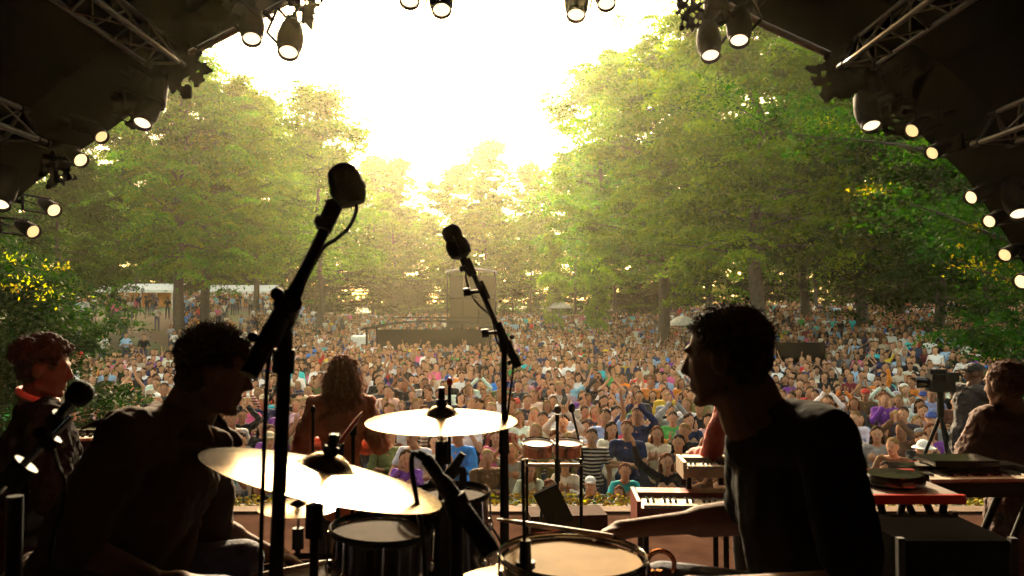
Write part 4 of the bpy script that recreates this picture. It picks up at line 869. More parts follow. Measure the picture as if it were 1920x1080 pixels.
def wedge(px, py, Y, w, label, yaw=0):
    c = P(px, py, Y); c = V((c.x, Y, 0)); t = thing('floor_monitor', c, label, 'speaker', 'floor monitor speakers'); h, d = .50, .56; Rz = Matrix.Rotation(yaw, 3, 'Z')
    pr = [(-d / 2, 0), (d / 2, 0), (d / 2 - .06, h), (-d / 2 + .20, h), (-d / 2, .10)]
    v = [c + Rz @ V((sx_ * w / 2, -y, z + .004)) for sx_ in (-1, 1) for y, z in pr]; f = [(0, 1, 2, 3, 4), (9, 8, 7, 6, 5)] + [(i, i + 5, (i + 1) % 5 + 5, (i + 1) % 5) for i in range(5)]
    MB().add(v, f).build('cabinet', mat('monitor_paint', (.040, .018, .012), .9, 0, .3, 6, .2, 60, spec=.03), t, 0)
    g = [c + Rz @ V((sx_ * w * .46, -y, z)) for sx_ in (-1, 1) for y, z in ((-d / 2 + .195, h + .012 - .02), (-d / 2 - .006, .11))]
    MB().add(g, [(0, 1, 3, 2)]).build('grille', M_RUBBER, t, 0)
wedge(1058, 970, 6.0, .56, 'brown floor monitor behind the music stand', .1); wedge(660, 990, 6.4, .5, 'dark floor monitor at the feet of the long-haired singer', -.1)

# ------------------------------------------------------------------ keyboards
def keyboard(c, w, d, h, m, label, yaw=0, legs=0.0, nk=14, black=True, name='keyboard'):
    c = V(c); t = thing(name, V((c.x, c.y, max(0, c.z - (legs or h)))), label, 'keyboard'); Rz = Matrix.Rotation(yaw, 3, 'Z')
    q = lambda x, y, z: c + Rz @ V((x, y, z))
    MB().box(q(0, 0, -h / 2), (w, d, h), Rz).build('case', m, t, 0)
    for s in (-1, 1): MB().box(q(s * (w / 2 + .012), 0, -h / 2 + .015), (.022, d + .01, h + .05), Rz).build('cheek', m, t, 0)
    MB().box(q(0, d * .30, .02), (w - .01, d * .36, .04), Rz).build('panel', m, t, 0)
    for i in range(nk):
        MB().box(q(-w * .47 + w * .94 * (i + .5) / nk, -d * .22, .008), (w * .94 / nk - .002, d * .48, .014), Rz).build('white_key', M_WHITEKEY, t, 0)
        if i % 7 not in (2, 6) and i < nk - 1: MB().box(q(-w * .47 + w * .94 * (i + 1) / nk, -d * .12, .02), (w * .5 / nk, d * .27, .014), Rz).build('black_key', M_SHELL, t, 0)
    if legs:
        for sx_ in (-1, 1):
            for sy_ in (-1, 1): MB().cyl(q(sx_ * w * .44, sy_ * d * .4, -h), q(sx_ * w * .44, sy_ * d * .4, -legs), .016).build('leg', M_BLACK, t)
    return t
oz = P(1278, 940, 4.6); keyboard(oz, .50, .36, .13, M_BROWNWOOD, 'red-brown wooden organ behind the outstretched arm', -.05, oz.z, 15, name='organ')
sz = P(1322, 872, 4.85); keyboard(sz, .26, .26, .05, mat('cream_synth', (.42, .33, .24), .5), 'small cream synthesizer on legs above the organ', -.05, sz.z - oz.z - .02, 10, name='synthesizer')
kz = P(1812, 893, 3.5); keyboard(kz, .50, .28, .06, M_SHELL, 'black keyboard in front of the brown-jacketed performer', .05, 0, 22)
t = thing('keyboard_stand', V((kz.x, 3.5, 0)), 'black x-frame stand under the black keyboard', 'stand')
for y in (3.40, 3.60):
    MB().cyl((kz.x - .24, y, kz.z - .065), (kz.x + .26, y, .02), .016).build('leg', M_BLACK, t); MB().cyl((kz.x + .24, y + .035, kz.z - .065), (kz.x - .26, y + .035, .02), .016).build('leg', M_BLACK, t)
lp = thing('laptop', P(1812, 874, 3.62), 'closed dark laptop lying on the black keyboard', 'laptop'); q = V((kz.x, 3.58, kz.z + .052)); MB().box(q, (.28, .18, .016)).build('base', M_ALU, lp, 0); MB().box(q + V((0, 0, .0125)), (.28, .18, .007)).build('lid', M_SHELL, lp, 0)
tz = P(1700, 925, 3.1); t = thing('equipment_table', V((tz.x, 3.1, 0)), 'folding table with red light painted on its edges, carrying a round black case', 'table')
MB().box(tz + V((0, .1, 0)), (.34, .36, .02)).build('top', mat('grey_table', (.14, .11, .10), .5), t, 0); MB().box(tz + V((0, -.09, -.002)), (.345, .02, .034)).build('front_edge', M_RED, t, 0); MB().box(tz + V((0, .29, .012)), (.345, .02, .05)).build('back_edge', M_RED, t, 0)  # red lamp light along both edges is painted in as colour
MB().cyl(tz + V((-.172, -.09, -.002)), tz + V((-.172, .29, -.002)), .016).build('side_rail', M_CHROME, t)
for y in (3.04, 3.34):
    MB().cyl((tz.x - .13, y, tz.z - .02), (tz.x + .10, y, .02), .014).build('leg', M_BLACK, t); MB().cyl((tz.x + .13, y + .03, tz.z - .02), (tz.x - .10, y + .03, .02), .014).build('leg', M_BLACK, t)
q = tz + V((-.005, .10, .012)); rc = thing('round_case', q, 'round glossy black case lying on the folding table', 'case'); M = zmat(V((0, 0, 1)), q)
MB().lathe([(.001, 0), (.105, 0), (.118, .012), (.118, .022), (.12, .024), (.12, .028), (.117, .03), (.105, .046), (.001, .05)], M, 40).build('shell', M_SHELL, rc); MB().box(q + V((0, -.122, .024)), (.04, .012, .02)).build('latch', M_CHROME, rc)
q = V((P(1742, 1040, 2.75).x, 2.75, .69)); fc = thing('flight_case', q, 'black flight case with metal edges under the keyboard table', 'case'); MB().box(q + V((0, 0, .27)), (.36, .34, .53)).build('body', M_CLOTH, fc, 0)
for sx_ in (-1, 1):
    for sy_ in (-1, 1): MB().box(q + V((sx_ * .18, sy_ * .17, .273)), (.022, .022, .545)).build('corner_edge', mat('dark_edging', (.015, .013, .012), .6), fc, 0)
MB().box(q + V((0, -.176, .40)), (.12, .012, .07)).build('handle', M_BLACK, fc, 0)
kz2 = P(160, 822, 4.3); keyboard(kz2, .30, .22, .05, M_SHELL, 'small keyboard edge in front of the dark-jacketed performer', .3, kz2.z, 8)

# cables on the stage floor
for pts, lb in (([P(1290, 1000, 4.6), P(1340, 1010, 4.4), P(1400, 995, 4.6), P(1330, 985, 4.9)], 'thin black cable coiled on the floor under the organ'),
                ([P(880, 1000, 5.6), P(920, 985, 5.9), P(980, 975, 6.2), P(1000, 968, 6.6)], 'pale cable running over the stage floor to the floor monitor')):
    b = MB().tube(spline([V((p.x, p.y, .006)) for p in pts]), .005, 6); tag(b.build('floor_cable', M_RUBBER if 'black' in lb else mat('pale_cable', (.35, .25, .18), .7), origin=(0, 5, 0)), lb, 'cable')

# ------------------------------------------------------------------ trees
BARK = mat('beech_bark', (.050, .036, .026), .9, 0, .35, 5, .5, 18)
LEAF = leaf_mat('beech_leaves', (.040, .100, .009), (.060, .128, .011), (.105, .150, .013), .52)
LEAF_D = leaf_mat('dark_leaves', (.014, .040, .006), (.022, .054, .007), (.042, .070, .008), .42)  # dark green; shade among the trees is put into it as well
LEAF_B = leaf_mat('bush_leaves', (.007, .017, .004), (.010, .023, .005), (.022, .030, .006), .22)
LEAF_Y = leaf_mat('yellow_leaves', (.09, .11, .012), (.19, .17, .018), (.24, .15, .018), .45)  # yellow leaves, with the lamp light on them put into the colour
def leaf_quads(c, s, nrm_up, r_):
    n = len(c); a = r_.uniform(0, 6.283, n); el = r_.normal(0, nrm_up, n); el2 = r_.normal(0, nrm_up, n)
    u = np.stack([np.cos(a) * np.cos(el), np.sin(a) * np.cos(el), np.sin(el)], 1); w = np.stack([-np.sin(a) * np.cos(el2), np.cos(a) * np.cos(el2), np.sin(el2)], 1)
    s = s[:, None]; q = np.stack([c - u * s, c + w * s * .55 + u * s * .1, c + u * s, c - w * s * .55 + u * s * .1], 1)
    return q.reshape(-1, 3)
def quads_mesh(name, v, m, tone=None):
    n = len(v) // 4; me = bpy.data.meshes.new(name); me.vertices.add(len(v)); me.vertices.foreach_set('co', v.astype(np.float32).ravel())
    me.loops.add(n * 4); me.loops.foreach_set('vertex_index', np.arange(n * 4, dtype=np.int32)); me.polygons.add(n); me.polygons.foreach_set('loop_start', np.arange(0, n * 4, 4, dtype=np.int32))
    me.update(); at = me.attributes.new('tone', 'FLOAT', 'FACE'); at.data.foreach_set('value', (np.full(n, .5) if tone is None else tone).astype(np.float32)); me.materials.append(m); return me
def make_tree(seed, H, cr, cb, nl, leaf, trunk_r, m=None, sprays=9, spread=.54):
    """returns trunk and crown meshes; H height, cr crown radius, cb where the crown starts"""
    r_ = np.random.default_rng(seed); rr_ = random.Random(seed); b = MB()
    tp_ = [V((0, 0, -.3))]; n = 9
    for i in range(1, n + 1): tp_.append(V((rr_.gauss(0, .022) * H * i / n, rr_.gauss(0, .022) * H * i / n, H * .95 * i / n)))
    b.tube(tp_, [trunk_r * 1.35] + [trunk_r * (1 - .93 * i / n) for i in range(1, n + 1)], 10)
    C = []
    def at_(z):
        t_ = max(0, min(n - .001, z / (H * .95) * n)); i = int(t_); return tp_[i].lerp(tp_[i + 1], t_ - i)
    nb = int(24 + H * 1.15)
    for i in range(nb):
        u = (i + rr_.random()) / nb; z = cb + (H - cb) * u * .97; prof = (math.sin(math.pi * min(1, (u * .86 + .14)) ** .8)) ** .7
        L = cr * (.30 + .75 * prof) * rr_.uniform(.65, 1.12); az = i * 2.4 + rr_.gauss(0, .4); el = R(4 + 52 * u + rr_.gauss(0, 11)); p = at_(z); pts = [p]; d = V((math.cos(az) * math.cos(el), math.sin(az) * math.cos(el), math.sin(el)))
        for k in range(5): d = (d + V((rr_.gauss(0, .12), rr_.gauss(0, .12), -.05 + rr_.gauss(0, .05)))).normalized(); pts.append(pts[-1] + d * L / 5)
        r0 = trunk_r * .17 * (1 - u * .7); b.tube(pts, [r0, r0 * .8, r0 * .6, r0 * .42, r0 * .25, r0 * .08], 5)
        for k in range(sprays):
            t_ = .06 + .95 * rr_.random() ** .6; t2 = min(t_, .999) * 5; j = int(t2); q = pts[j].lerp(pts[j + 1], t2 - j); lat = d.cross(V((0, 0, 1))).normalized()
            off = lat * rr_.gauss(0, .30) * L * .6 + V((0, 0, rr_.gauss(0, .30) * L * .4 - .12)); C.append(q + off)
            if k % 5 == 0: b.tube([q, q + off * .6, q + off], [r0 * .25, r0 * .15, .006], 4)
    C = np.array([tuple(c) for c in C]); per = max(1, nl // len(C)); cc = np.repeat(C, per, 0); N = len(cc)
    sp = np.repeat(r_.uniform(.6, 1.3, len(C)), per) * spread; tx = np.repeat(r_.normal(0, .22, len(C)), per); ty = np.repeat(r_.normal(0, .22, len(C)), per)
    ox = r_.normal(0, 1, N) * sp; oy = r_.normal(0, 1, N) * sp; oz_ = ox * tx + oy * ty + r_.normal(0, .15, N) * sp - .16 * (ox ** 2 + oy ** 2) / sp
    v = leaf_quads(cc + np.stack([ox, oy, oz_], 1), r_.uniform(.6, 1.2, N) * leaf, .55, r_)
    tm = b.mesh('trunk', (0, 0, 0), 60); tm.materials.append(BARK); return tm, quads_mesh('crown', v, m or LEAF, np.clip(np.repeat(r_.normal(.5, .27, len(C)), per), 0, 1))
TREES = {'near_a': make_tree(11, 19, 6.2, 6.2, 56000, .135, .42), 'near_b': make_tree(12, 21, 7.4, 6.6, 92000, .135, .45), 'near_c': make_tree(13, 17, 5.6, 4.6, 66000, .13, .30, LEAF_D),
         'mid_a': make_tree(14, 20, 4.8, 6.5, 40000, .16, .30), 'mid_b': make_tree(15, 18, 5.4, 5.8, 40000, .16, .26), 'far_a': make_tree(16, 22, 5.4, 5.5, 28000, .23, .24), 'far_b': make_tree(17, 20, 4.8, 5, 26000, .23, .20), 'edge': make_tree(20, 15, 5.6, .4, 30000, .24, .22),
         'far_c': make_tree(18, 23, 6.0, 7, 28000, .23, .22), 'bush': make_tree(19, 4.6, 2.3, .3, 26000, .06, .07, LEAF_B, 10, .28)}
_c = TREES['near_c'][1].copy(); _c.materials[0] = leaf_mat('shaded_leaves', (.008, .024, .004), (.013, .034, .005), (.028, .046, .006), .4); TREES['near_d'] = (TREES['near_c'][0], _c)  # same crown again, shade put into a darker leaf colour
def tree(kind, px, Y, top, label, cat='tree', w=1.0, rz=None, group='trees around the arena', name='tree', base=None):
    tm, cm = TREES[kind]; p = P(px, 600, Y); z0 = float(gz(p.x, Y)) if base is None else base; zt = P(px, top, Y).z; Ht = max(v.co.z for v in tm.vertices) / .95; s = (zt - z0) / Ht
    o = bpy.data.objects.new(name, None); COL.objects.link(o); o.location = (p.x, Y, z0); o.rotation_euler.z = rz if rz is not None else random.uniform(0, 6.28); o.scale = (s * w, s * w, s); tag(o, label, cat, group)
    for nme, me in (('trunk', tm), ('crown', cm)):
        c = bpy.data.objects.new(nme, me); COL.objects.link(c); c.parent = o
    return o
G = 'trees around the arena'
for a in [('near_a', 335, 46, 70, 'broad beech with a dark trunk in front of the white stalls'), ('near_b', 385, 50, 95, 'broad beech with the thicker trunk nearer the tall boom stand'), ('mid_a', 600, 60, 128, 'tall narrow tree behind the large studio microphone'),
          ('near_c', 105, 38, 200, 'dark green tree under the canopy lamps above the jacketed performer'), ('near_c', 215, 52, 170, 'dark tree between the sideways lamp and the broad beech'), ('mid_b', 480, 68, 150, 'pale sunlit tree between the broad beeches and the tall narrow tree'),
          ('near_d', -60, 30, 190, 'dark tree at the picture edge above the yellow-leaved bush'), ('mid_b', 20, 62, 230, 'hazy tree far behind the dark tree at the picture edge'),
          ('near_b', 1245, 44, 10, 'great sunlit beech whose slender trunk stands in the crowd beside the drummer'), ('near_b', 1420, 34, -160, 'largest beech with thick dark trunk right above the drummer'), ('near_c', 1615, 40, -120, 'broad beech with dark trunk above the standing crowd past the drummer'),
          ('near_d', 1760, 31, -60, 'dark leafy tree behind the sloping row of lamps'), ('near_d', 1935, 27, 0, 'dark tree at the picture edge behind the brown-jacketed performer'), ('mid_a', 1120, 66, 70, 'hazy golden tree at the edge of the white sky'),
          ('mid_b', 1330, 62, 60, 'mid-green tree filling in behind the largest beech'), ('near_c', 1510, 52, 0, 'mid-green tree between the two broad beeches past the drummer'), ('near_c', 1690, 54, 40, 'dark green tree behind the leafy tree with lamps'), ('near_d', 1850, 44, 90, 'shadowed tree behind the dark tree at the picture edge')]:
    tree(*a)
ords = ['first', 'second', 'third', 'fourth', 'fifth', 'sixth', 'seventh', 'eighth', 'ninth', 'tenth', 'eleventh', 'twelfth', 'thirteenth', 'fourteenth', 'fifteenth', 'sixteenth', 'seventeenth', 'eighteenth', 'nineteenth', 'twentieth']
kinds = ['far_a', 'far_b', 'far_c']
for i in range(9): tree(kinds[i % 3], 830 - i * 74 + random.uniform(-18, 18), random.uniform(92, 112), [292, 268, 260, 240, 225, 215, 215, 220, 220][i] + random.uniform(-12, 12), f'{ords[i]} hazy far tree from the mixing tower towards the stalls', group='far row of hazy trees')
for i in range(13): tree(kinds[(i + 1) % 3], 905 + i * 80 + random.uniform(-18, 18), random.uniform(90, 112), [248, 275, 262, 235, 210, 205, 190, 190, 190, 190, 190, 200, 200][i] + random.uniform(-12, 12), f'{ords[i]} hazy far tree from the mixing tower towards the drummer', group='far row of hazy trees')
for i in range(20): tree('edge', 0 + i * 102 + random.uniform(-20, 20), random.uniform(116, 138), 372 + random.uniform(-35, 25), f'{ords[i]} faint tree of the rearmost row counted from the stalls', w=1.35, group='rearmost row of faint trees')
# low understorey that closes the view between the trunks
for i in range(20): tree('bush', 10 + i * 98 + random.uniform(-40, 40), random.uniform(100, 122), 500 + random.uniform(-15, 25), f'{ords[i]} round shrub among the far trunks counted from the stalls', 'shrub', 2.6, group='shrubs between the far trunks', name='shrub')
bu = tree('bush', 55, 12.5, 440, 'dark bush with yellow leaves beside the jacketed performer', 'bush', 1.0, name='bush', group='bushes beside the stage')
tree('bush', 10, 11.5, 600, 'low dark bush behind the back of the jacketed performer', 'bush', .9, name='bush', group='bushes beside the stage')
def yellow(parent, spots, seed):
    r_ = np.random.default_rng(seed); mw = parent.matrix_basis.inverted()
    for px, py, Y_, w, n_ in spots:
        n_ = int(n_ * .55)
        c = np.array(P(px, py, Y_)); q = c + r_.normal(0, 1, (n_, 3)) * np.array([w, w * .8, w * .35]); v = leaf_quads(q, r_.uniform(.7, 1.2, n_) * .030, .8, r_)
        hv = np.concatenate([v, np.ones((len(v), 1))], 1) @ np.array(mw).T; me = quads_mesh('yellow_sprig', hv[:, :3], LEAF_Y); o = tag(bpy.data.objects.new('yellow_sprig', me), kind='stuff'); COL.objects.link(o); o.parent = parent
yellow(bu, [(30, 485, 11.0, .12, 60), (85, 550, 11.0, .20, 110), (50, 520, 11, .10, 50), (110, 500, 11.2, .12, 50), (20, 540, 11, .10, 50)], 3)
near_r = tree('near_d', 2010, 13.5, 60, 'overhanging tree with yellow sprigs beside the lowest lamps', w=.9); yellow(near_r, [(1638, 357, 12.0, .17, 120), (1835, 500, 11.5, .22, 190), (1900, 527, 11.5, .14, 80), (1580, 240, 12, .13, 50), (1540, 226, 12, .12, 40), (1828, 425, 11.5, .08, 45), (1800, 463, 11.5, .06, 30)], 5)
br = MB(); br.tube(spline([P(1960, 330, 12.6), P(1800, 300, 12.4), P(1700, 275, 12.2), P(1600, 262, 12.2), P(1480, 250, 12.2), P(1380, 200, 12.2)], 4), [.045] * 5 + [.032] * 5 + [.02] * 5 + [.010] * 6, 6)
br.tube(spline([P(1980, 480, 12.2), P(1860, 440, 12), P(1760, 400, 12), P(1650, 365, 12)], 4), [.05] * 5 + [.03] * 4 + [.012] * 4, 6); br.tube(spline([P(1980, 560, 11.8), P(1900, 528, 11.5), P(1830, 505, 11.5)], 4), [.04] * 4 + [.02] * 5, 6)
inv = near_r.matrix_basis.inverted(); br.v = [tuple(inv @ V(p)) for p in br.v]; me = br.mesh('branch', (0, 0, 0), 60); me.materials.append(mat('dark_bark', (.03, .022, .016), .9)); link('branch', me, near_r)
# leafy sprays along those branches
r_ = np.random.default_rng(21); cs = []
for a, b_, n_ in ((P(1960, 330, 12.6), P(1380, 200, 12.2), 42), (P(1980, 480, 12.2), P(1650, 365, 12), 34), (P(1980, 560, 11.8), P(1830, 505, 11.5), 18)):
    for _ in range(n_): cs.append(np.array(a.lerp(b_, r_.random())) + r_.normal(0, 1, 3) * np.array([.25, .4, .18]))
cc = np.repeat(np.array(cs), 60, 0); cc = cc + r_.normal(0, 1, cc.shape) * np.array([.26, .26, .06]); v = leaf_quads(cc, r_.uniform(.6, 1.2, len(cc)) * .045, .5, r_)
hv = np.concatenate([v, np.ones((len(v), 1))], 1) @ np.array(inv).T; tag(link('leaf_spray', quads_mesh('leaf_spray', hv[:, :3], TREES['near_d'][1].materials[0]), near_r), kind='stuff')

# saplings standing in the crowd
for px, Y_, top, lb in ((1118, 55, 470, 'thin pale sapling trunk standing in the far crowd'), (1036, 62, 480, 'thin sapling trunk between the ring microphone and the parasol')):
    tree('far_b', px, Y_, top - 60, lb, 'tree', .5, group='saplings in the crowd')

# ------------------------------------------------------------------ far structures
def gp(px, Y_): p = P(px, 600, Y_); return V((p.x, Y_, float(gz(p.x, Y_))))
c = gp(808, 44); t = thing('mixing_tent', c, 'low black mixing tent with a curved roof in the middle of the crowd', 'tent'); w = 3.45; b = MB(); n = 16; zt = P(808, 600, 44).z
for i in range(n + 1):
    u = -1 + 2 * i / n; z = zt - .42 * u * u
    for y in (-1.8, 1.8): b.v += [(c.x + u * w, 44 + y, z), (c.x + u * w, 44 + y, z - .10)]
for i in range(n):
    k = i * 4; b.f += [(k, k + 4, k + 6, k + 2), (k + 1, k + 3, k + 7, k + 5), (k, k + 1, k + 5, k + 4), (k + 2, k + 6, k + 7, k + 3)]; b.m += [0] * 4
dk = mat('tent_black', (.014, .012, .011), .95, spec=0); b.build('roof', dk, t)
for sx_ in (-1, 1):
    for y in (-1.6, 1.6): MB().cyl((c.x + sx_ * (w - .2), 44 + y, c.z - .1), (c.x + sx_ * (w - .2), 44 + y, zt - .4), .06).build('post', dk, t)
MB().box((c.x, 45.7, (c.z + zt) / 2 - .3), (w * 1.9, .05, zt - c.z - .5)).build('rear_wall', dk, t, 0); MB().box((c.x, 42.5, c.z + .55), (w * 1.85, .3, 1.1)).build('counter', mat('pale_counter', (.55, .52, .46), .7), t, 0); MB().box((c.x + .3, 45.9, zt + .12), (w * 1.5, .2, .08)).build('rail', dk, t, 0)
q = gp(675, 43.5); t = thing('white_cabinet', q, 'white box cabinet beside the mixing tent', 'cabinet'); MB().box((q.x, 43.5, q.z + .95), (.85, .7, 1.9)).build('case', mat('white_panel', (.7, .68, .62), .6), t, 0); MB().box((q.x, 43.14, q.z + .95), (.75, .02, 1.7)).build('door', mat('white_panel2', (.62, .6, .55), .6), t, 0)
c = gp(885, 62); zt = P(885, 507, 62).z; t = thing('mixing_tower', c, 'hazy scaffold tower with a pale flat roof behind the mixing tent', 'tower'); hw = 1.8
scf = mat('tower_dark', (.025, .022, .019), .95, spec=0); b = MB()
for i in range(9):
    u = -1 + i / 4
    for y in (-1.7, 1.7): b.v += [(c.x + u * (hw + .15), 62 + y, zt - .25 * u * u + .12), (c.x + u * (hw + .15), 62 + y, zt - .25 * u * u)]
for i in range(8): k = i * 4; b.f += [(k, k + 4, k + 6, k + 2), (k + 1, k + 3, k + 7, k + 5), (k, k + 1, k + 5, k + 4), (k + 2, k + 6, k + 7, k + 3)]; b.m += [0] * 4
b.build('roof', mat('pale_roof', (.5, .48, .42), .7), t)
for sx_ in (-1, -.33, .33, 1):
    for y in (-1.5, 1.5): MB().cyl((c.x + sx_ * hw, 62 + y, c.z - .1), (c.x + sx_ * hw, 62 + y, zt - .1), .06).build('post', scf, t)
for z in (.33, .66): MB().box((c.x, 62, c.z + (zt - c.z) * z), (hw * 2, 3.0, .12)).build('deck', scf, t, 0)
MB().box((c.x, 63.4, c.z + (zt - c.z) * .55), (hw * 2, .06, (zt - c.z) * .8)).build('rear_sheet', scf, t, 0); MB().box((c.x, 60.6, c.z + (zt - c.z) * .2), (hw * 2, .06, (zt - c.z) * .36)).build('front_sheet', scf, t, 0)
for px, Y_, w, lb, frc in ((262, 88, 8.5, 'long white-roofed stall with orange front behind the broad beech', (.70, .28, .07)), (450, 92, 7.5, 'orange-fronted stall between the beech trunks and the tall boom stand', (.75, .33, .08))):
    q = gp(px, Y_); q.z = P(px, 592, Y_).z - .6; t = thing('market_stall', q, lb, 'stall', 'stalls at the wood edge')
    MB().box((q.x, Y_ + 1, q.z + 1.8), (w, .12, 3.6)).build('rear_wall', mat('warm_lit_stall' + lb[:6], frc, .8, 0, .3, 1.2), t, 0); MB().box((q.x, Y_ - 1.2, q.z + .55), (w, .15, 1.1)).build('counter', mat('stall_wood', (.35, .17, .07), .8), t, 0)  # warm light in the stall is put into its orange wall colour
    r = MB(); zz = q.z + 3.4; r.add([(q.x - w / 2 - .3, Y_ - 2, zz), (q.x + w / 2 + .3, Y_ - 2, zz), (q.x + w / 2 + .3, Y_ + 1.4, zz + .8), (q.x - w / 2 - .3, Y_ + 1.4, zz + .8), (q.x - w / 2 - .3, Y_ - 2, zz - .3), (q.x + w / 2 + .3, Y_ - 2, zz - .3)], [(0, 1, 2, 3), (4, 5, 1, 0)]); r.build('awning', mat('white_awning', (.7, .66, .58), .8), t, 0)
    for i in range(6): x = q.x - w / 2 + w * i / 5; MB().box((x, Y_ - 1.7, q.z + 1.7), (.12, .12, 3.4)).build('post', mat('white_post', (.6, .56, .5), .8), t, 0)
def parasol(px, py, Y_, r, col, lb):
    p = P(px, py, Y_); g = float(gz(p.x, Y_)); t = thing('parasol', (p.x, Y_, g), lb, 'parasol', 'parasols above the crowd'); M = Matrix.Translation(p)
    MB().lathe([(.02, .35), (r * .5, .2), (r, -.1), (r, -.25), (r * .98, -.12), (r * .5, .17), (.02, .32)], M, 10).build('canopy', mat('parasol' + lb[:5], col, .8), t, 0); MB().cyl((p.x, Y_, g), p + V((0, 0, .3)), .03).build('pole', M_ALU, t)
parasol(1049, 572, 62, .95, (.65, .6, .5), 'pale parasol above the far crowd beside the thin sapling'); parasol(1280, 602, 46, .85, (.75, .72, .66), 'white parasol just beside the drummer forehead'); parasol(1350, 541, 60, .6, (.6, .5, .08), 'yellow parasol shape in place of a yellow-lit spot above the drummer hair')  # yellow one stands in for a lit spot, light put into its colour
q = gp(1500, 31); t = thing('black_barrier', q, 'black mesh barrier panel among the crowd past the drummer', 'barrier'); MB().box((q.x, 31, P(1500, 665, 31).z), (1.9, .06, .95)).build('panel', M_CLOTH, t, 0)
for s in (-1, 1): MB().cyl((q.x + s * .9, 31.05, q.z - .1), (q.x + s * .9, 31.05, P(1500, 640, 31).z), .04).build('post', M_BLACK, t)

# ------------------------------------------------------------------ crowd
CS = objcol_mat('crowd_fabric'); CSS = objcol_mat('crowd_striped_fabric', stripes=True); CH = objcol_mat('crowd_hair', .9, .4, 60)
def skin_mat():
    m = bpy.data.materials.new('crowd_skin'); m.use_nodes = True; n = m.node_tree; b = n.nodes['Principled BSDF']; b.inputs['Roughness'].default_value = .7; b.inputs['Specular IOR Level'].default_value = .1
    oi = n.nodes.new('ShaderNodeObjectInfo'); cr = n.nodes.new('ShaderNodeValToRGB'); cr.color_ramp.elements[0].color = (.26, .12, .062, 1); cr.color_ramp.elements[1].color = (.52, .28, .165, 1)
    n.links.new(oi.outputs['Random'], cr.inputs[0]); n.links.new(cr.outputs[0], b.inputs['Base Color']); return m
CSK = skin_mat(); EYE = mat('eye_dots', (.15, .07, .04), .6); LIP = mat('lip', (.36, .12, .09), .5); CP = mat('crowd_trousers', (.030, .034, .055), .9, 0, .6, 3)  # small dark dots serve as the eyes of the crowd
POSES = ['sides', 'clap', 'clap_high', 'crossed', 'face', 'wide', 'lean', 'one']
SAY = {'sides': 'arms down', 'clap': 'clapping', 'clap_high': 'clapping overhead', 'crossed': 'arms crossed', 'face': 'hands at face', 'wide': 'arms raised wide', 'lean': 'leaning forward', 'one': 'one arm raised'}
PROTO = {}; LOW = {}
for pi, ps in enumerate(POSES):
    for fem in (False, True):
        k = .955 if fem else 1.02; J = std_joints(ps, k, fem, .28 if ps == 'lean' else .03, 0, (.12 if fem else -.15), .03); J2 = dict(J)
        bw = .84 if fem else .92; pr = body_prims(J, k, fem, hands=False, build=bw)
        w = lambda x, y, z: J['head'] + J['hm'] @ (V((x, y, z)) * k)
        eyes = [w(.088, s * .031, .010) for s in (-1, 1)]; lips = [w(.092, 0, -.058)]
        me = blob('person', pr, .0165, [CSK, CSK, CSK, CP, SHOE, EYE, LIP], ZB, 2)
        n = len(me.polygons); fc = np.empty(n * 3); me.polygons.foreach_get('center', fc); fc = fc.reshape(-1, 3); mi = np.empty(n, np.int32); me.polygons.foreach_get('material_index', mi)
        for e in eyes: mi[np.linalg.norm(fc - np.array(e), axis=1) < .0145] = 5
        d = fc - np.array(lips[0]); mi[(np.abs(d[:, 2]) < .012) & (np.linalg.norm(d, axis=1) < .026)] = 6
        me.polygons.foreach_set('material_index', mi)
        sh = {}
        for lg in (False, True):
            a = blob('top', shirt_prims(J, k, .5, lg, g=.012, hem=.1, build=bw), .019, [CS], None, 2, rough=.014, rscale=11); bst = a.copy(); bst.materials[0] = CSS; sh[lg, False] = a; sh[lg, True] = bst
        hr = {s: blob('hair' if s not in ('cap', 'hat') else 'hat', hair_prims(J['head'], J['hm'], s, k), .013, [CH], None, 1, rough=.0 if s in ('cap', 'hat') else .010, rscale=30) for s in (('short', 'cap', 'hat') if not fem else ('long', 'bob', 'bun'))}
        PROTO[ps, fem] = (me, sh, hr)
        lowp = [p for p in body_prims(J, k, fem, hands=False, detail=False, build=bw * 1.06)] + hair_prims(J['head'], J['hm'], 'long' if fem else 'short', k)
        lm, zi = blob('low', lowp, .034, None, ZB + ['hair'], 1, dec=.36, zoneout=True); lm.calc_loop_triangles(); nt_ = len(lm.loop_triangles)
        co = np.empty(len(lm.vertices) * 3); lm.vertices.foreach_get('co', co); tri = np.empty(nt_ * 3, np.int32); lm.loop_triangles.foreach_get('vertices', tri); pl = np.empty(nt_, np.int32); lm.loop_triangles.foreach_get('polygon_index', pl)
        LOW[ps, fem] = (co.reshape(-1, 3), tri.reshape(-1, 3), zi[pl])
CLOTH = [('white', (.72, .70, .66), 24), ('black', (.018, .017, .018), 26), ('charcoal', (.05, .05, .055), 16), ('grey', (.25, .25, .26), 6), ('beige', (.48, .38, .27), 6), ('brown', (.14, .075, .04), 13), ('navy', (.025, .035, .09), 15), ('light blue', (.30, .45, .62), 8),
         ('bright blue', (.05, .22, .65), 3), ('turquoise', (.05, .45, .48), 3), ('red', (.50, .04, .035), 4), ('pink', (.62, .12, .26), 3), ('pale pink', (.62, .38, .36), 4), ('yellow', (.65, .46, .05), 3), ('olive', (.12, .12, .045), 4), ('green', (.06, .32, .08), 2), ('purple', (.20, .06, .30), 2), ('orange', (.62, .22, .04), 2), ('cream', (.62, .55, .42), 7), ('maroon', (.16, .03, .035), 3)]
CW = [c[2] for c in CLOTH]; HAIRC = [(.020, .011, .006), (.035, .017, .008), (.07, .032, .012), (.16, .09, .03), (.26, .17, .07), (.012, .008, .006), (.10, .032, .012), (.03, .016, .008), (.05, .024, .01)]
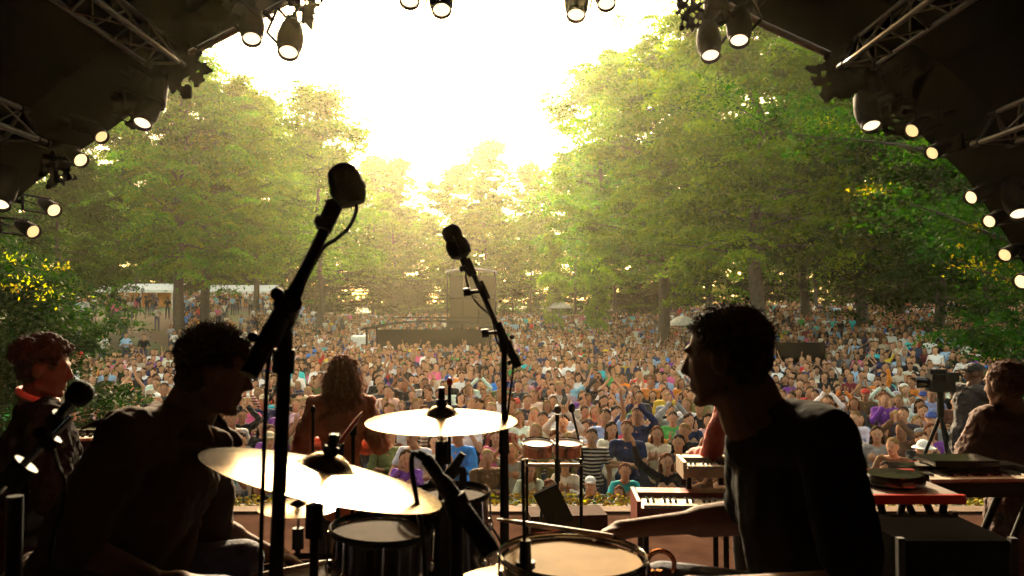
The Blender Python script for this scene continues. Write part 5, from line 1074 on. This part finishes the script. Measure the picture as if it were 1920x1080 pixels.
rp = random.Random(23); people = []
Y_ = 9.55; row = 0
while Y_ < 88:
    half = .665 * Y_ + 1.6; x = -half + rp.random() * .4; dens = 1.0 if Y_ < 45 else (.85 if Y_ < 60 else .5)
    while x < half:
        yy = Y_ + rp.uniform(-.28, .28); xx = x + rp.uniform(-.12, .12); px = 960 + F * xx / yy; z = float(gz(xx, yy)); keep = rp.random() < dens
        if px < 330 and yy > 24 + (px / 330) * 12: keep = keep and rp.random() < .22
        if yy > 38 and px < 520: keep = keep and rp.random() < .45
        if yy > 52 and (px > 1500): keep = keep and rp.random() < .45
        if yy < 9.9 and px > 1690: keep = False
        if 40.5 < yy < 47 and 650 < px < 950: keep = False
        if yy > 58 and 830 < px < 940 and yy < 66: keep = False
        if 30 < yy < 32 and 1445 < px < 1560: keep = False
        if px < 110 and yy < 15: keep = False
        if keep: people.append((xx, yy, z, row, px))
        x += rp.uniform(.46, .66) * (1 if Y_ < 30 else 1.12)
    Y_ += .84 if Y_ < 20 else (.95 if Y_ < 40 else 1.15); row += 1
def hidden(px, py):
    return (1290 < px < 1445 and py > 580) or (1345 < px < 1600 + (py - 840) * .2 and py > 800) or (335 < px < 455 and 630 < py < 800) or (px < 130) or (150 < px < 400 and py > 830) or px > 1935 or px < -15 or (578 < px < 705 and 690 < py < 960) or (690 < px < 960 and 762 < py < 795) or (1795 < px < 1920 and py > 720) or (400 < px < 830 and py > 880)
LM = [(340, 'by the jacketed performer'), (480, 'facing the leaning player'), (580, 'beside the tall boom'), (720, 'around the singer'), (830, 'before the crash cymbal'), (955, 'by the slim stand'), (1100, 'behind the timbales'), (1200, 'above the organ end'), (1300, 'before the drummer face'), (1520, 'behind the drummer neck'), (1640, 'past the drummer shoulder'), (1730, 'above the round case'), (1800, 'beside the video camera'), (3000, 'beyond the camera operator')]
ROWS = ['front', 'second', 'third', 'fourth', 'fifth', 'sixth', 'seventh', 'eighth', 'ninth', 'tenth', 'eleventh', 'twelfth', 'thirteenth', 'fourteenth', 'fifteenth', 'sixteenth', 'seventeenth', 'eighteenth', 'nineteenth', 'twentieth']
near = []; rest = []
for p in people:
    py = 590 - F * (p[2] + 1.45 - CAMZ) / p[1]
    (rest if (hidden(p[4], py) or len(near) >= 300 or p[3] >= len(ROWS)) else near).append(p)
seen = set()
for (x, y, z, row, px) in near:
    fem = rp.random() < .5; ps = rp.choices(POSES, (18, 24, 6, 16, 10, 1.5, 8, 3))[0]; front = row == 0
    if front: ps = rp.choice(['lean', 'clap', 'face', 'crossed', 'lean'])
    lm_ = next(t for q, t in LM if px < q); stripe = rp.random() < .06; lg = rp.random() < .5
    style = rp.choices(['short', 'cap', 'hat'], (9, 1.3, .5))[0] if not fem else rp.choice(['long', 'long', 'bob', 'bun'])
    for _ in range(60):
        ci = rp.choices(range(len(CLOTH)), CW)[0]; nm, colr, _w = CLOTH[ci]; gar = ('striped ' if stripe else '') + ('long-sleeved top' if lg else 't-shirt'); hat = ' and cap' if style == 'cap' else (' and hat' if style == 'hat' else '')
        lab = f'person in {nm} {gar}{hat}, {SAY[ps]}, {ROWS[row]} row {lm_}'
        if lab not in seen: break
    seen.add(lab)
    if len(lab.split()) > 16: lab = lab.replace('person in ', '')
    me, sh, hr = PROTO[ps, fem]; s = rp.uniform(.93, 1.06) * (rp.uniform(.76, .86) if front else (rp.uniform(.88, .95) if row == 1 else 1)); rz = math.atan2(x, y - 1) * -1 + rp.gauss(0, .22)
    o = link('person', me, None, (x, y, z), rz, s); tag(o, lab, 'person', 'people in the audience near the stage')
    cj = tuple(max(0, c * rp.uniform(.85, 1.12)) for c in colr); link('top', sh[lg, stripe], o, color=cj)
    if style in ('cap', 'hat'): link('hat', hr[style], o, color=rp.choice([(.7, .68, .62), (.03, .03, .035), (.05, .08, .25), (.5, .4, .25), (.45, .05, .04)]))
    else: link('hair', hr[style], o, color=rp.choice(HAIRC))
# everyone farther back: one mass
def far_crowd():
    VS = []; TS = []; CSs = []; off = 0; r_ = np.random.default_rng(5); hc = np.array(HAIRC); cl = np.array([c[1] for c in CLOTH]); cw = np.array(CW, float); cw /= cw.sum(); keys = list(LOW); wts = np.array([{'sides': 22, 'clap': 22, 'clap_high': 4, 'crossed': 18, 'face': 9, 'wide': 1, 'lean': 6, 'one': 2}[k[0]] for k in keys], float); wts /= wts.sum()
    for (x, y, z, row, px) in rest:
        co, tri, zi = LOW[keys[r_.choice(len(keys), p=wts)]]; s = r_.uniform(.93, 1.06) * (r_.uniform(.78, .86) if row == 0 else 1); a = -math.atan2(x, y - 1) + r_.normal(0, .25); c_, s_ = math.cos(a), math.sin(a)
        v = co * s; VS.append(np.stack([v[:, 0] * c_ - v[:, 1] * s_ + x, v[:, 0] * s_ + v[:, 1] * c_ + y, v[:, 2] + z], 1)); TS.append(tri + off); off += len(co)
        top = cl[r_.choice(len(cl), p=cw)] * r_.uniform(.85, 1.12); sk = np.array([.41, .215, .125]) * r_.uniform(.7, 1.2); lg = r_.random() < .5
        pal = np.stack([sk, top, top if lg else (top + sk) / 2, np.array([.03, .034, .055]) * r_.uniform(.5, 3), np.array([.02] * 3), hc[r_.integers(len(hc))]]); CSs.append(pal[zi])
    Vv = np.concatenate(VS); T = np.concatenate(TS); C = np.concatenate(CSs); n = len(T); me = bpy.data.meshes.new('crowd'); me.vertices.add(len(Vv)); me.vertices.foreach_set('co', Vv.astype(np.float32).ravel())
    me.loops.add(n * 3); me.loops.foreach_set('vertex_index', T.astype(np.int32).ravel()); me.polygons.add(n); me.polygons.foreach_set('loop_start', np.arange(0, n * 3, 3, dtype=np.int32)); me.update()
    at = me.attributes.new('tone', 'FLOAT_COLOR', 'CORNER'); cc = np.repeat(np.concatenate([C, np.ones((n, 1))], 1), 3, 0); at.data.foreach_set('color', cc.astype(np.float32).ravel()); me.shade_smooth()
    m = bpy.data.materials.new('crowd_mixed'); m.use_nodes = True; b = m.node_tree.nodes['Principled BSDF']; b.inputs['Roughness'].default_value = .95; b.inputs['Specular IOR Level'].default_value = .0; a = m.node_tree.nodes.new('ShaderNodeAttribute'); a.attribute_name = 'tone'; m.node_tree.links.new(a.outputs['Color'], b.inputs['Base Color'])
    me.materials.append(m); o = link('crowd', me); tag(o, 'dense festival crowd filling the slope up to the wood', 'crowd', kind='stuff'); return len(rest), n
print('CROWD', len(near), far_crowd())

# ------------------------------------------------------------------ haze in the air
hz = MB().box((0, 124, 14.0), (470, 330, 33.5)).build('haze', bpy.data.materials.new('haze'), smooth=0); tag(hz, 'pale golden haze hanging in the air', 'haze', kind='stuff')
m = hz.data.materials[0]; m.use_nodes = True; n = m.node_tree; n.nodes.clear(); o = n.nodes.new('ShaderNodeOutputMaterial'); v = n.nodes.new('ShaderNodeVolumePrincipled')
v.inputs['Color'].default_value = (1.0, .90, .62, 1); v.inputs['Density'].default_value = .00042; v.inputs['Anisotropy'].default_value = .82; n.links.new(v.outputs[0], o.inputs['Volume'])
